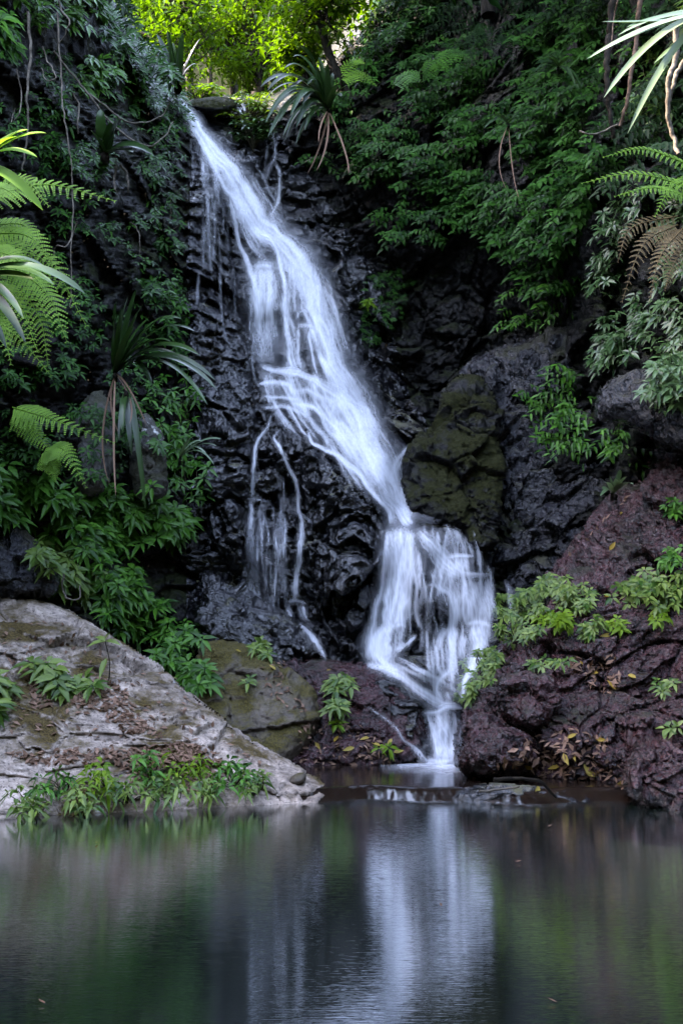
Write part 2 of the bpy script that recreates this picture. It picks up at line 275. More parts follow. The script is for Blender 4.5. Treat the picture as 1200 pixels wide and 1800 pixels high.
# ------------------------------------------------------------------ the course of the falling water: strands of (u, v, half width, density)
FALLS = {
 'upper_chute': [
  [(310,168,4,.5),(326,190,7,.7),(342,215,9,.8),(360,245,11,.85),(384,275,15,.95),(409,306,17,.97),(438,361,20,.97),(461,396,19,1),(496,425,19,1),(519,451,23,.97),(539,486,24,.9),(550,517,22,.82),(559,552,20,.76),(571,581,20,.74),(579,610,18,.72),(591,645,18,.8),(608,668,18,.85),(631,717,21,.9),(649,749,22,.9),(645,765,22,.85),(660,798,24,.92),(669,822,22,.95),(681,852,17,1),(693,879,12,1),(711,909,10,1),(722,921,8,.95)],
  [(370,250,7,.07),(440,330,8,.07),(520,415,8,.08),(560,470,9,.08),(590,530,10,.08),(612,600,11,.09),(640,680,12,.11),(668,760,13,.14),(696,830,13,.16)],
  [(352,242,4,.4),(362,262,4,.5),(376,290,4,.6),(394,328,5,.7),(415,352,6,.75),(438,380,8,.6)],
  [(562,624,4,.7),(572,642,6,.85),(582,662,8,.9),(598,690,9,.85),(618,722,10,.7)]],
 'side_veil': [
  [(402,345,4,.6),(410,376,3.5,.5),(418,419,3,.5),(429,448,4,.65),(443,485,5,.7),(448,517,6,.4),(450,560,7,.2)],
  [(416,362,4,.4),(423,384,3.5,.45),(435,419,3.5,.5),(452,442,3.5,.55),(467,460,4,.5)],
  [(424,366,8,.45),(435,385,10,.5),(447,404,10,.42),(461,419,8,.3),(470,436,8,.14)],
  [(444,470,5,.7),(456,466,6,.8),(470,466,6,.85),(483,469,4,.5)],
  [(466,468,20,.7),(466,500,23,.58),(465,540,25,.45),(466,590,25,.32),(468,640,22,.16)],
  [(460,417,2,.3),(476,424,2.5,.55),(486,440,2.5,.6),(491,462,3.5,.85),(498,488,4,.85),(501,514,5,.9),(500,549,5,.85),(503,581,5,.75),(509,610,7,.8),(511,630,8,.85),(516,652,9,.85)],
  [(520,566,2,.4),(524,552,2.2,.55),(535,545,2.5,.55),(545,554,2.5,.5)], [(522,572,4,.5),(536,575,4,.5),(552,573,5,.55)],
  [(523,574,4,.42),(524,616,5,.4),(530,652,6,.3)], [(536,575,6,.3),(542,610,8,.22),(552,650,10,.16)],
  [(510,460,10,.7),(515,490,11,.48),(517,520,11,.26),(516,560,9,.12)], [(528,470,9,.6),(536,510,9,.4),(540,545,8,.25)]],
 'fan_cascade': [
  [(459,643,3,.55),(483,652,4,.7),(510,652,7,.9),(540,663,6,.75),(567,675,7,.75),(591,690,9,.8),(614,714,12,.9)],
  [(455,676,2.5,.6),(474,672,3,.75),(504,676,4,.75),(519,690,4,.6),(540,687,4,.65),(561,699,5,.75),(582,705,5,.7),(600,722,6,.7)],
  [(462,696,2,.4),(484,698,2.5,.5),(510,700,3,.55),(528,702,3,.5)],
  [(460,715,2.5,.6),(480,716,2.5,.55),(498,714,3,.65),(522,722,2.5,.5),(540,733,2.5,.5),(552,747,3.5,.75),(570,765,4,.8),(580,788,4,.75)],
  [(520,709,3.5,.7),(549,714,4.5,.88),(567,732,4.5,.75),(579,756,5,.75),(600,774,6,.8),(612,795,6,.8)],
  [(586,741,3.5,.8),(606,750,4,.82),(618,771,5.5,.88),(627,800,6,.85)],
  [(543,757,2,.4),(548,777,2.5,.5),(564,786,3.5,.8),(588,798,4.5,.92),(606,810,5,.96),(627,828,6,1),(642,849,5,.92),(657,867,4,.85),(672,885,4,.8),(684,900,4,.7),(690,920,5,.5)],
  [(468,655,8,.4),(476,690,10,.4),(478,712,9,.3)], [(508,655,12,.5),(520,690,16,.48),(542,728,12,.4)],
  [(545,668,14,.5),(572,708,18,.55),(598,758,18,.6),(622,808,14,.7)], [(590,690,16,.6),(620,740,19,.72),(645,800,19,.8),(668,850,13,.92)],
  [(720,783,2,.5),(708,798,3.5,.5),(696,813,5,.6),(688,836,6,.75)], [(713,800,2,.4),(700,822,2.5,.5),(692,842,4,.7)],
  [(672,812,18,.6),(690,846,13,.7),(705,880,15,.42),(724,908,13,.42)], [(708,850,18,.2),(732,895,15,.28),(762,908,11,.26)],
  [(678,884,4,.4),(689,900,9,.55),(690,922,10,.5)]],
 'left_trickle': [
  [(477,729,1.8,.35),(471,750,1.8,.32),(462,762,2.5,.5),(453,774,3,.65),(448,792,4,.78),(446,822,4.5,.78),(445,852,4.5,.72),(445,876,5,.6)],
  [(435,877,2.5,.7),(456,879,2.5,.7),(475,883,2.2,.5)], [(440,880,5,.62),(442,906,5,.45),(440,960,8,.3),(440,1010,12,.32),(445,1050,9,.36),(449,1074,4,.45)],
  [(490,757,1.8,.5),(481,770,2.5,.45),(490,783,3.5,.72),(498,801,3.5,.68),(510,828,4,.75),(518,842,4.5,.78),(523,867,4,.68),(523,894,4,.62),(530,918,5,.5),(529,950,6,.55),(525,985,7,.55),(521,1020,7,.6),(518,1058,8,.7)],
  [(503,1058,3,.7),(520,1055,3.5,.75),(541,1062,3,.55)], [(508,1064,7,.5),(511,1094,7,.45)], [(530,1064,9,.42),(538,1092,7,.4)],
  [(523,900,3,.4),(549,918,3.5,.38)], [(489,836,1.3,.45),(489,858,1.3,.3)], [(493,836,1.3,.5),(493,864,1.3,.3)], [(498,838,1.3,.5),(499,886,1.3,.3)],
  [(462,886,8,.12),(466,960,10,.16),(468,1030,12,.18),(474,1080,12,.16)], [(494,886,3,.2),(496,950,4,.26),(498,1020,5,.24),(504,1060,5,.2)], [(480,888,2,.2),(482,960,2.5,.26),(484,1050,3,.2)],
  [(528,1097,3.5,.6),(545,1115,5.5,.8),(558,1135,5.5,.8),(572,1158,4.5,.65)]],
 'side_trickle': [
  [(478,212,2.5,.3),(481,246,3,.48),(483,275,3,.52),(472,295,4,.48),(467,320,4,.38)], [(483,283,2.5,.4),(491,304,3,.52),(491,332,3,.48),(488,356,2.5,.62),(480,370,3,.75),(477,379,6,.55),(481,400,9,.35)],
  [(458,332,2,.3),(472,330,2,.52),(485,335,2,.42),(481,361,2,.32)], [(470,240,2,.2),(468,280,2,.25),(462,318,3,.2)]],
 'cliff_trickle': [
  [(364,270,3,.14),(366,340,3,.2),(368,420,3,.24),(371,476,3,.4)], [(356,300,2,.12),(357,400,2,.2),(357,470,2,.25)], [(349,480,2,.5),(347,534,2.5,.4)], [(386,470,2,.25),(389,540,2,.32),(397,592,2,.28),(410,610,2.5,.2)],
  [(393,358,2,.3),(393,404,2,.25)], [(400,390,1.8,.2),(402,450,1.8,.16)], [(439,503,2.2,.5),(441,549,2.4,.55),(439,578,2,.5),(445,592,2,.5),(444,644,2,.36),(452,676,2,.3)], [(412,480,1.8,.2),(414,560,1.8,.2)], [(380,280,8,.1),(372,360,10,.1),(372,460,8,.12)]],
 'lower_curtain': [
  [(700,930,16,.1),(698,1000,18,.12),(690,1080,18,.12),(676,1150,16,.2),(700,1184,16,.15)],
  [(668,1110,13,.6),(665,1150,16,.7),(700,1180,12,.6)], [(830,1020,9,.4),(842,1060,11,.45),(842,1100,12,.5),(838,1150,12,.6),(826,1190,9,.5)],
  [(704,930,14,.8),(703,951,19,.82),(704,977,21,.95),(702,1007,21,.9),(698,1040,20,.78),(692,1074,18,.72),(681,1102,12,.82),(671,1125,14,1),(671,1145,15,1),(672,1162,13,.9)],
  [(681,932,5,.5),(679,951,4,.5),(676,984,5,.55),(669,1043,5,.6),(661,1063,5,.72),(658,1094,6,.62),(653,1112,8,.82),(651,1143,9,.82),(644,1159,6,.6)],
  [(722,934,7,.75),(725,966,6,.62),(727,1002,5,.5),(732,1043,3.2,.6),(730,1079,3,.5),(737,1104,3,.4)],
  [(720,1051,2.2,.6),(709,1063,2.6,.6),(699,1076,3.5,.6),(697,1094,4,.4)], [(689,1103,2.2,.6),(704,1097,2.2,.5),(715,1104,2,.4)], [(714,1130,3.5,.5),(697,1143,6,.8)], [(731,1116,2.5,.4),(714,1136,4,.5)],
  [(642,1166,4.5,.7),(684,1176,7,.9),(707,1184,7,.9),(722,1201,9,.88),(743,1217,10,.9),(763,1230,10,.95),(783,1238,8,.95),(806,1241,5,.9)],
  [(735,934,6,.8),(753,951,11,.85),(768,971,12,.95),(783,987,13,1),(799,1002,12,1),(812,1010,7,.9)],
  [(745,926,2.5,.6),(748,940,2.5,.4)], [(760,926,2,.5),(761,941,2,.35)], [(768,934,4.5,.7),(771,959,5,.62),(778,974,5,.6)], [(783,926,3.5,.6),(794,946,4.5,.7),(796,964,5,.6),(799,978,5,.7)], [(799,929,3.5,.6),(813,957,4.5,.5),(814,972,4.5,.8)], [(822,955,3.5,.4),(832,975,3.5,.5)],
  [(783,979,2.8,.8),(804,977,2.8,.8),(833,977,2.2,.6)], [(804,980,8,.6),(809,1000,8,.5)], [(819,980,6,.45),(822,1004,6,.35)], [(832,926,1.8,.3),(837,951,2.5,.45),(845,989,2.5,.4)],
  [(808,1007,3.5,.9),(837,1010,3,.8),(861,1010,2.2,.6)], [(783,997,13,.5),(789,1023,13,.42),(794,1043,10,.5),(799,1074,9,.52),(801,1100,7,.42)],
  [(762,1000,9,.42),(773,1028,8,.45),(789,1043,5.5,.62),(796,1063,5.5,.72),(799,1096,5,.62)], [(744,1031,1.8,.4),(763,1028,2.2,.5),(777,1044,2.5,.4)],
  [(814,1012,7.5,.6),(817,1043,7.5,.6),(814,1079,6.5,.5),(820,1096,5,.5)], [(835,1028,5.5,.7),(829,1058,6.5,.8),(827,1088,7.5,.8)], [(846,1014,8,.3),(850,1040,9,.2),(850,1085,9,.2)], [(855,1030,6,.7),(858,1058,6.5,.58),(863,1086,5.5,.4)],
  [(820,1098,3.5,.9),(840,1094,3.5,.8),(860,1099,2.6,.6)], [(829,1102,10,.8),(837,1125,12,.9),(837,1145,12,.86),(829,1166,10,.82),(822,1186,6,.72),(814,1207,5,.72),(812,1232,5,.72)],
  [(784,1103,6.5,.68),(773,1122,8.5,.6),(766,1145,8,.5),(768,1171,7.5,.48),(778,1192,5.5,.62)], [(799,1103,6.5,.6),(796,1130,8.5,.56),(794,1158,8.5,.52),(789,1181,6.5,.62),(769,1199,5.5,.9),(768,1217,5,.9),(776,1232,5,.9)],
  [(814,1120,8,.6),(812,1157,8,.5)], [(748,1166,1.8,.4),(764,1187,2,.6)], [(783,1217,3.5,.5),(790,1231,4.5,.7)], [(888,1020,3,.25),(896,1045,4,.4),(898,1076,4,.25)]],
 'final_drop': [
  [(780,1246,22,.45),(782,1290,18,.4),(778,1336,20,.6)], [(770,1338,12,.6),(784,1342,12,.6)],
  [(744,1253,3.5,.8),(768,1250,5.5,.9),(789,1243,5.5,.95),(811,1245,3.5,.8)], [(750,1254,5,.72),(758,1278,5,.66),(766,1304,6,.8),(769,1334,7,.92)],
  [(763,1254,5.5,.7),(778,1278,5,.56),(789,1304,4,.5)], [(796,1308,4,.5),(787,1322,7,.9),(783,1338,7,.92)], [(792,1260,11,.3),(790,1290,9,.2)], [(806,1273,2.5,.5),(806,1292,3,.6),(796,1312,3.5,.6)],
  [(746,1335,4.5,.6),(773,1338,4.5,.9),(793,1336,3.5,.7)], [(646,1242,2,.2),(694,1278,2.5,.28),(707,1299,3,.32),(732,1319,4,.42),(748,1338,4,.5)]],
}
def threads(part, n, box, dirf, ln, seed):
    q = np.random.RandomState(seed)
    for _ in range(n):
        u, v = q.uniform(box[0], box[1]), q.uniform(box[2], box[3]); L_ = q.uniform(*ln); w = q.uniform(1.2, 2.8); d = q.uniform(.2, .62); P = [(u, v, w*.7, d*.4)]
        for k in range(4):
            a, b = dirf(u, v); a += q.normal()*.10; h = L_/4; u += a*h; v += b*h; P.append((u, v, w*q.uniform(.8, 1.4), d*(1-.18*k)))
        FALLS[part].append(P)
threads('lower_curtain', 26, (684, 738, 930, 1060), lambda u, v: (-.0012*(725-u)-.06*(v > 1040), 1), (60, 150), 1)
threads('lower_curtain', 48, (762, 858, 930, 1110), lambda u, v: (.003*(u-800)*(v < 1060)-.0035*(u-800)*(v > 1110), 1), (50, 120), 2)
threads('lower_curtain', 14, (745, 800, 1100, 1150), lambda u, v: (.12, 1), (50, 90), 3)
threads('lower_curtain', 12, (655, 720, 1150, 1190), lambda u, v: (.95, .5), (60, 110), 4)
threads('final_drop', 16, (750, 806, 1248, 1290), lambda u, v: (.05, 1), (40, 80), 5)
threads('fan_cascade', 34, (470, 600, 645, 720), lambda u, v: (.35+.004*(v-640), 1), (35, 90), 6)
threads('fan_cascade', 26, (570, 660, 690, 800), lambda u, v: (.55, 1), (60, 120), 7)
threads('side_veil', 16, (446, 486, 466, 500), lambda u, v: (0, 1), (50, 140), 8)
threads('side_veil', 12, (505, 560, 455, 590), lambda u, v: (.12, 1), (40, 110), 9)
threads('left_trickle', 16, (436, 512, 884, 980), lambda u, v: (.0, 1), (60, 160), 10)
threads('cliff_trickle', 14, (350, 384, 262, 400), lambda u, v: (0, 1), (40, 110), 11)
threads('upper_chute', 30, (395, 450, 290, 370), lambda u, v: (.5, .85), (50, 120), 12)
threads('upper_chute', 34, (525, 580, 470, 610), lambda u, v: (.32, 1), (60, 130), 13)
WS = 2.2
wu, wv = np.arange(285, 925, WS), np.arange(155, 1352, WS); WU, WVV = np.meshgrid(wu, wv)
def splat(A, pts, nrmed=True):
    """one strand: densest along its line, fading softly to both sides"""
    u0, v0 = max(0, int((pts[:, 0].min()-60-wu[0])/WS)), max(0, int((pts[:, 1].min()-40-wv[0])/WS))
    u1, v1 = int((pts[:, 0].max()+60-wu[0])/WS)+1, int((pts[:, 1].max()+40-wv[0])/WS)+1
    X, Y = WU[v0:v1, u0:u1], WVV[v0:v1, u0:u1]; B = np.zeros(X.shape)
    n = len(pts)
    for i in range(n-1):
        a, b = pts[i], pts[i+1]; rad = 2.6*max(a[2], b[2])
        x0, x1 = min(a[0], b[0])-rad, max(a[0], b[0])+rad; y0, y1 = min(a[1], b[1])-rad, max(a[1], b[1])+rad
        i0, i1 = max(0, int((x0-X[0, 0])/WS)), int((x1-X[0, 0])/WS)+2; j0, j1 = max(0, int((y0-Y[0, 0])/WS)), int((y1-Y[0, 0])/WS)+2
        x, y = X[j0:j1, i0:i1], Y[j0:j1, i0:i1]
        if x.size == 0: continue
        d = b[:2]-a[:2]; t = np.clip(((x-a[0])*d[0]+(y-a[1])*d[1])/(d @ d+1e-9), 0, 1)
        q = np.hypot(x-a[0]-t*d[0], y-a[1]-t*d[1])/(a[2]+(b[2]-a[2])*t); s = (i+t)/(n-1)
        B[j0:j1, i0:i1] = np.maximum(B[j0:j1, i0:i1], (a[3]+(b[3]-a[3])*t)*np.exp(-np.abs(q)**1.7))
    A[v0:v1, u0:u1] = 1-(1-A[v0:v1, u0:u1])*(1-np.clip(B, 0, .995))
def crline(P, step=5.):
    P = np.array(P, float)
    if len(P) == 2: P = np.vstack([P[0], P.mean(0), P[1]])
    Q = np.vstack([2*P[0]-P[1], P, 2*P[-1]-P[-2]]); out = []
    for i in range(len(P)-1):
        a, b, c, d = Q[i:i+4]; m = max(2, int(np.hypot(*(c-b)[:2])/step))
        for t in np.arange(m)/m: out.append(.5*((2*b)+(-a+c)*t+(2*a-5*b+4*c-d)*t*t+(-a+3*b-3*c+d)*t**3))
    out = np.array(out+[P[-1]]); out[:, 2] = np.maximum(out[:, 2], 1); out[:, 3] = np.clip(out[:, 3], 0, 1); return out
DENS = {}
for part, strands in FALLS.items():
    A = np.zeros(WU.shape)
    for si, P in enumerate(strands):
        L = crline(P)
        if 'trickle' in part: L[:, 2] = np.maximum(1, L[:, 2]*.68); L[:, 3] *= np.clip(.8+fbm(np.stack([np.arange(len(L))*.16, np.full(len(L), si*4.4), np.zeros(len(L))], 1), 3)*1.3, .1, 1.1)
        T = np.gradient(L[:, :2], axis=0); T /= np.hypot(T[:, 0], T[:, 1])[:, None]+1e-9; Nn = np.stack([-T[:, 1], T[:, 0]], 1); wmax = L[:, 2].max()
        s = np.concatenate([[0], np.cumsum(np.hypot(*np.diff(L[:, :2], axis=0).T))])
        L[:, 2] *= ((1.02 if part in ('lower_curtain', 'fan_cascade') else .98) if wmax > 5 else 1.1)*(1+.55*fbm(np.stack([s*.03, s*0+si*3.3, s*0+len(part)], 1), 2)); L[:, 3] = np.clip(L[:, 3]*(1+.55*fbm(np.stack([s*.045, s*0+si*5.7+40, s*0+len(part)], 1), 3)), 0, 1)
        fade = sstep(-2, min(14, s[-1]*.3), s)*sstep(-2, min(14, s[-1]*.3), s[-1]-s); L[:, 3] *= .12+.88*fade
        jig = np.stack([fbm(np.stack([s*.035, s*0+si*2.9+q_, s*0+len(part)*1.7], 1), 3) for q_ in (11, 57)], 1); L[:, :2] += jig*np.minimum(4, L[:, 2:3]*.9)
        base = L.copy(); base[:, 3] *= .54 if wmax > 5 else .5 if wmax > 2.8 else .72; splat(A, base)
        if wmax > 2.8 and L[:, 3].max() > .33:
            for k in range(int(wmax*.9)+2):
                off = RN.normal()*.62+fbm(np.stack([s*.012, s*0+k*7.7+si*3.1, s*0], 1), 2)*.5
                Q = L.copy(); Q[:, :2] += Nn*(off*L[:, 2])[:, None]; Q[:, 2] = np.maximum(1.5, L[:, 2]*RN.uniform(.06, .17))
                Q[:, 3] = L[:, 3]*np.exp(-off**2*.6)*RN.uniform(.2, .72)*np.clip(.75+fbm(np.stack([s*.02, s*0+k*3.7, s*0+si*5.], 1), 2)*1.6, 0, 1.2)
                splat(A, Q)
    DENS[part] = A

# ------------------------------------------------------------------ the amphitheatre of cliff as one relief, cut into three faces
CP = np.array([
 (-600,-1500,8.6),(0,-1500,13),(160,-800,13.8),(-600,200,6.6),(-600,900,6.2),(-600,1450,5.8), (-250,-500,9.6),(-250,400,8.2),(-250,900,7.9),(-250,1400,7.4),
 (0,-1000,12.5),(0,-300,11.2),(0,0,10.6),(0,400,9.9),(0,700,9.6),(0,950,9.5),(0,1200,9.2),(0,1450,8.9),
 (150,-200,13.2),(190,0,13.4),(200,300,12.2),(200,500,11.6),(180,750,10.8),(200,950,10.6),(200,1200,10.2),(200,1450,9.8),
 (270,110,14.8),(310,180,16.0),(330,330,14.6),(345,240,15.6),(350,500,13.5),(340,800,12.3),(340,1000,11.6),(340,1150,11),(340,1450,10),
 (375,265,15.7),(415,320,15.3),(460,395,14.9),(530,470,14.4),(570,560,13.8),(600,660,13.1),(650,760,12.5),(690,840,12.0),(720,905,11.7),
 (400,450,14.4),(430,600,13.4),(450,680,12.9),(455,800,12.2),(450,950,11.6),(450,1100,11.0),(470,1250,10.3),(450,1450,9.7),
 (540,720,12.5),(520,830,12.05),(560,950,11.45),(600,1100,10.9),(570,1200,10.4),(600,1450,9.6),(640,900,11.6),
 (430,180,16.8),(480,230,16.4),(500,330,15.9),(560,350,15.9),(620,480,15.2),(650,600,14.6),(680,720,13.8),(740,800,12.9),
 (700,950,11.3),(690,1080,10.8),(680,1170,10.4),(760,950,11.35),(770,1100,10.8),(840,950,11.5),(860,1080,11.0),(780,1230,10.1),(780,1330,9.7),(780,1450,9.3),
 (640,60,17.2),(600,200,16.2),(760,-300,16.8),(760,0,16.2),(800,200,14.6),(800,400,14.5),(820,560,14.6),(860,700,13.8),(880,850,12.9),(900,1000,12.0),
 (1000,-600,14.2),(1000,0,13.2),(1000,200,12.3),(1000,400,12.1),(950,560,13.2),(1000,700,12.4),(1000,900,11.6),(1000,1150,10.6),(1000,1450,9.8),
 (1200,-800,10.8),(1200,0,10.0),(1200,250,9.7),(1200,500,9.7),(1200,700,10.2),(1200,900,10.0),(1200,1450,8.8),
 (1500,-800,8.6),(1500,200,7.9),(1500,900,7.8),(1500,1450,7),(1900,-600,6.6),(1900,400,6.1),(1900,1450,5.6)], float)
def tps_fit(P, z):
    x = P/300.; n = len(x); r = np.linalg.norm(x[:, None]-x[None], axis=2); K = np.where(r > 0, r*r*np.log(r+1e-12), 0)+np.eye(n)*.01
    A = np.zeros((n+3, n+3)); A[:n, :n] = K; A[:n, n] = 1; A[:n, n+1:] = x; A[n:, :n] = A[:n, n:].T
    w = np.linalg.solve(A, np.concatenate([z, np.zeros(3)])); return x, w
TX, TW = tps_fit(CP[:, :2], CP[:, 2])
def tps(u, v):
    q = np.stack([np.ravel(u), np.ravel(v)], 1)/300.; out = TW[len(TX)]+q @ TW[len(TX)+1:]
    for k in range(len(TX)):
        r2 = ((q-TX[k])**2).sum(1); out = out+TW[k]*np.where(r2 > 0, .5*r2*np.log(r2+1e-12), 0)
    return out.reshape(np.shape(u))
U0, U1, V0, V1 = -600, 1900, -1500, 1455
gu = np.concatenate([np.arange(U0, 250, 7.), np.arange(250, 1000, 3.), np.arange(1000, U1+1, 7.)]); gv = np.concatenate([np.arange(V0, 110, 9.), np.arange(110, V1+1, 3.)])
GU, GV = np.meshgrid(gu, gv)
Dbase = tps(GU, GV)
def gblur(A, k):
    for ax in (0, 1):
        for _ in range(2):
            pad = [(0, 0), (0, 0)]; pad[ax] = (k+1, k); c = np.cumsum(np.pad(A, pad, mode='edge'), axis=ax)
            A = (c.take(range(2*k+1, c.shape[ax]), axis=ax)-c.take(range(0, c.shape[ax]-2*k-1), axis=ax))/(2*k+1)
    return A
def wsamp(A, u, v):
    x = np.clip((u-wu[0])/WS, 0, len(wu)-1.001); y = np.clip((v-wv[0])/WS, 0, len(wv)-1.001); i = x.astype(int); j = y.astype(int)
    return np.where((u < wu[0]) | (u > wu[-1]) | (v < wv[0]) | (v > wv[-1]), 0, A[j, i])
wetm = np.clip(gblur(np.clip(wsamp(sum(DENS.values()), GU, GV)*1.6, 0, 1), 4)*1.2, 0, 1)
# the ledge under the chute: everything above it stands back
led = sstep(930, 918, GV)*sstep(665, 690, GU)*sstep(870, 845, GU)*sstep(780, 850, GV)
Dbase = Dbase+.45*led
# the round bulges of bedrock the water runs over
def bulge(poly, h, Rr):
    global Dbase
    d, _, _ = sdist(GU, GV, chaikin(poly)); q = np.clip(d/Rr, 0, 1); Dbase = Dbase-h*np.sqrt(1-(1-q)**2)
bulge([(540, 730), (575, 800), (640, 850), (680, 905), (672, 960), (665, 1060), (640, 1150), (590, 1150), (560, 1080), (535, 1000), (540, 900), (525, 830), (530, 760)], .45, 60)
bulge([(470, 730), (520, 720), (555, 760), (560, 850), (540, 880), (500, 850), (470, 800)], .25, 40)
bulge([(445, 900), (500, 890), (540, 930), (535, 1060), (480, 1080), (440, 1060)], .2, 40)
bulge([(520, 555), (540, 540), (560, 560), (565, 600), (530, 600)], .08, 20)
bulge([(530, 590), (575, 600), (590, 660), (560, 680), (535, 650)], .12, 25)
bulge([(455, 420), (480, 415), (490, 450), (470, 462), (455, 450)], .1, 16)
bulge([(738, 935), (752, 935), (756, 1030), (770, 1060), (768, 1130), (745, 1130), (738, 1040)], .22, 14)
bulge([(660, 1120), (700, 1110), (730, 1130), (720, 1160), (670, 1160)], .1, 25)
bulge([(712, 1165), (735, 1160), (765, 1185), (750, 1205), (725, 1195)], .35, 20)
bulge([(810, 1190), (850, 1170), (870, 1230), (820, 1250)], .3, 25)
bulge([(340, 260), (385, 290), (400, 400), (430, 560), (450, 700), (448, 800), (440, 1000), (400, 1010), (350, 900), (330, 700), (320, 450)], .45, 70)
P3 = pt(GU, GV, Dbase)
disp = rockdisp(P3.reshape(-1, 3), 1.15, .42).reshape(GU.shape)
notch = [(185, -1700), (150, -900), (150, -300), (160, -120), (192, 0), (225, 50), (262, 105), (300, 165), (330, 178), (400, 168), (470, 172), (520, 150), (560, 110), (620, 30), (660, -60), (740, -200), (1000, -330), (1950, -400), (1950, -1700)]  # unseen tops shaped for light: left carried up against the sun, right lowered
nd_, _, _ = sdist(GU, GV, notch)
calm = 1-.6*wetm
ledc = 1-.8*np.exp(-((GV-921)/18.)**2)*sstep(665, 685, GU)*sstep(865, 845, GU)
D = Dbase-disp*calm*ledc
# the rim rolls back where the cliff ends against the forest
D = D+3.0*np.clip(1+nd_/26., 0, 1)**2
DM = D.copy()
for ax in (0, 1):
    DM = np.min([np.roll(DM, k, ax) for k in range(-4, 5)], 0)
DW = gblur(DM, 4)
def sampl(A, u, v):
    x = np.clip(np.interp(u, gu, np.arange(len(gu))), 0, len(gu)-1.001); y = np.clip(np.interp(v, gv, np.arange(len(gv))), 0, len(gv)-1.001)
    i = x.astype(int); j = y.astype(int); fx = x-i; fy = y-j
    return (A[j, i]*(1-fx)+A[j, i+1]*fx)*(1-fy)+(A[j+1, i]*(1-fx)+A[j+1, i+1]*fx)*fy
BV, BF = [], []                              # every rock surface, for placing what grows on it
def addbvh(V, Fc):
    o = sum(len(a) for a in BV); BV.append(np.asarray(V)); BF.append(np.asarray(Fc)+o)
PV = pt(GU, GV, D).reshape(-1, 3); nx, ny = len(gu), len(gv)
qi = (np.arange(ny-1)[:, None]*nx+np.arange(nx-1)[None]).ravel()
quads = np.stack([qi, qi+nx, qi+nx+1, qi+1], 1)
cu = GU.ravel()[qi]; cv = GV.ravel()[qi]
keep = nd_.ravel()[qi] < 4
leftb = np.interp(cv, [-1500, 180, 300, 500, 700, 1000, 1455], [330, 330, 335, 325, 330, 325, 330])
rightb = np.interp(cv, [-1500, 170, 330, 480, 700, 900, 1455], [420, 440, 560, 660, 720, 860, 900])
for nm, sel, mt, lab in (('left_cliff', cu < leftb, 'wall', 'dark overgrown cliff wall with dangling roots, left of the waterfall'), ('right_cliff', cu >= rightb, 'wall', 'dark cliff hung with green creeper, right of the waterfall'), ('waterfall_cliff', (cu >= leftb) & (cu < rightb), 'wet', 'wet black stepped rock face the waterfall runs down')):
    f = quads[sel & keep]; ids, inv = np.unique(f, return_inverse=True)
    put(nm, mesh_np(nm, PV[ids], inv.reshape(-1, 4), M[mt]), label=lab, cat='cliff', kind='structure')
addbvh(PV, quads[keep])

def rock_body(name, poly, plane, T, Rr, back, step, amp, m, label, big=1.6, group=None, kind=None, cat='rock', smoothk=2, extra=None):
    poly = chaikin(poly, smoothk); lo = poly.min(0)-2*step; hi = poly.max(0)+2*step
    u, v = np.meshgrid(np.arange(lo[0], hi[0], step), np.arange(lo[1], hi[1], step))
    d, bx, by = sdist(u, v, poly); ok = d > -step*.8
    gy, gx = np.gradient(gblur(d, 2)); gn = np.hypot(gx, gy)+1e-6; ox, oz = -gx/gn, gy/gn
    u = np.where(d < 0, bx, u); v = np.where(d < 0, by, v); d = np.maximum(d, 0)
    pr = np.sqrt(1-(1-np.clip(d/Rr, 0, 1))**2)
    base = plane(u, v)
    if extra is not None: base = base+extra(u, v)
    A = pt(u, v, base+T*(1-pr)); B = pt(u, v, base+T+back*pr)
    ed = np.sqrt(1-pr**2)
    nA = np.stack([ox*ed, -pr, oz*ed], -1); nB = np.stack([ox*ed, pr, oz*ed], -1)
    A = A.reshape(-1, 3); B = B.reshape(-1, 3)
    A = A+nA.reshape(-1, 3)*(rockdisp(A, big, amp)*(.3+.7*pr.ravel()))[:, None]; B = B+nB.reshape(-1, 3)*(rockdisp(B, big, amp)*(.3+.7*pr.ravel()))[:, None]
    h, w = u.shape; q = (np.arange(h-1)[:, None]*w+np.arange(w-1)[None]).ravel(); okr = ok.ravel()
    s = okr[q] & okr[q+1] & okr[q+w] & okr[q+w+1]; q = q[s]
    fa = np.stack([q, q+w, q+w+1, q+1], 1); fb = fa[:, ::-1]+h*w
    Vv = np.concatenate([A, B]); ff = np.concatenate([fa, fb]); ids, inv = np.unique(ff, return_inverse=True); ff = inv.reshape(-1, 4); Vv = Vv[ids]
    addbvh(Vv, ff)
    c = Vv.mean(0); c[2] = Vv[:, 2].min()
    return put(name, mesh_np(name, Vv, ff, M[m]), label=label, cat=cat, group=group, kind=kind, loc=c)

rock_body('boulder', [(-420, 1000), (-150, 1022), (0, 1048), (60, 1054), (110, 1072), (160, 1096), (230, 1138), (290, 1166), (312, 1190), (340, 1225), (400, 1265), (470, 1318), (525, 1345), (575, 1378), (622, 1410), (610, 1450), (400, 1465), (200, 1480), (0, 1485), (-420, 1500)],
          lambda u, v: 6.85+.00095*u+.0061*(1435-v), .35, 90, 1.2, 3, .14, 'pale', 'big pale grey lichened boulder sloping into the pool, strewn with dry leaves', big=1.1)
rock_body('boulder', [(330, 1210), (345, 1140), (375, 1126), (410, 1124), (450, 1136), (480, 1160), (520, 1185), (555, 1220), (570, 1270), (540, 1320), (505, 1350), (430, 1370), (330, 1360), (300, 1290)],
          lambda u, v: 9.05+(1345-v)*.0045, .4, 60, .8, 4, .09, 'brown', 'brown boulder with yellow moss behind the tip of the pale boulder', big=1.5)
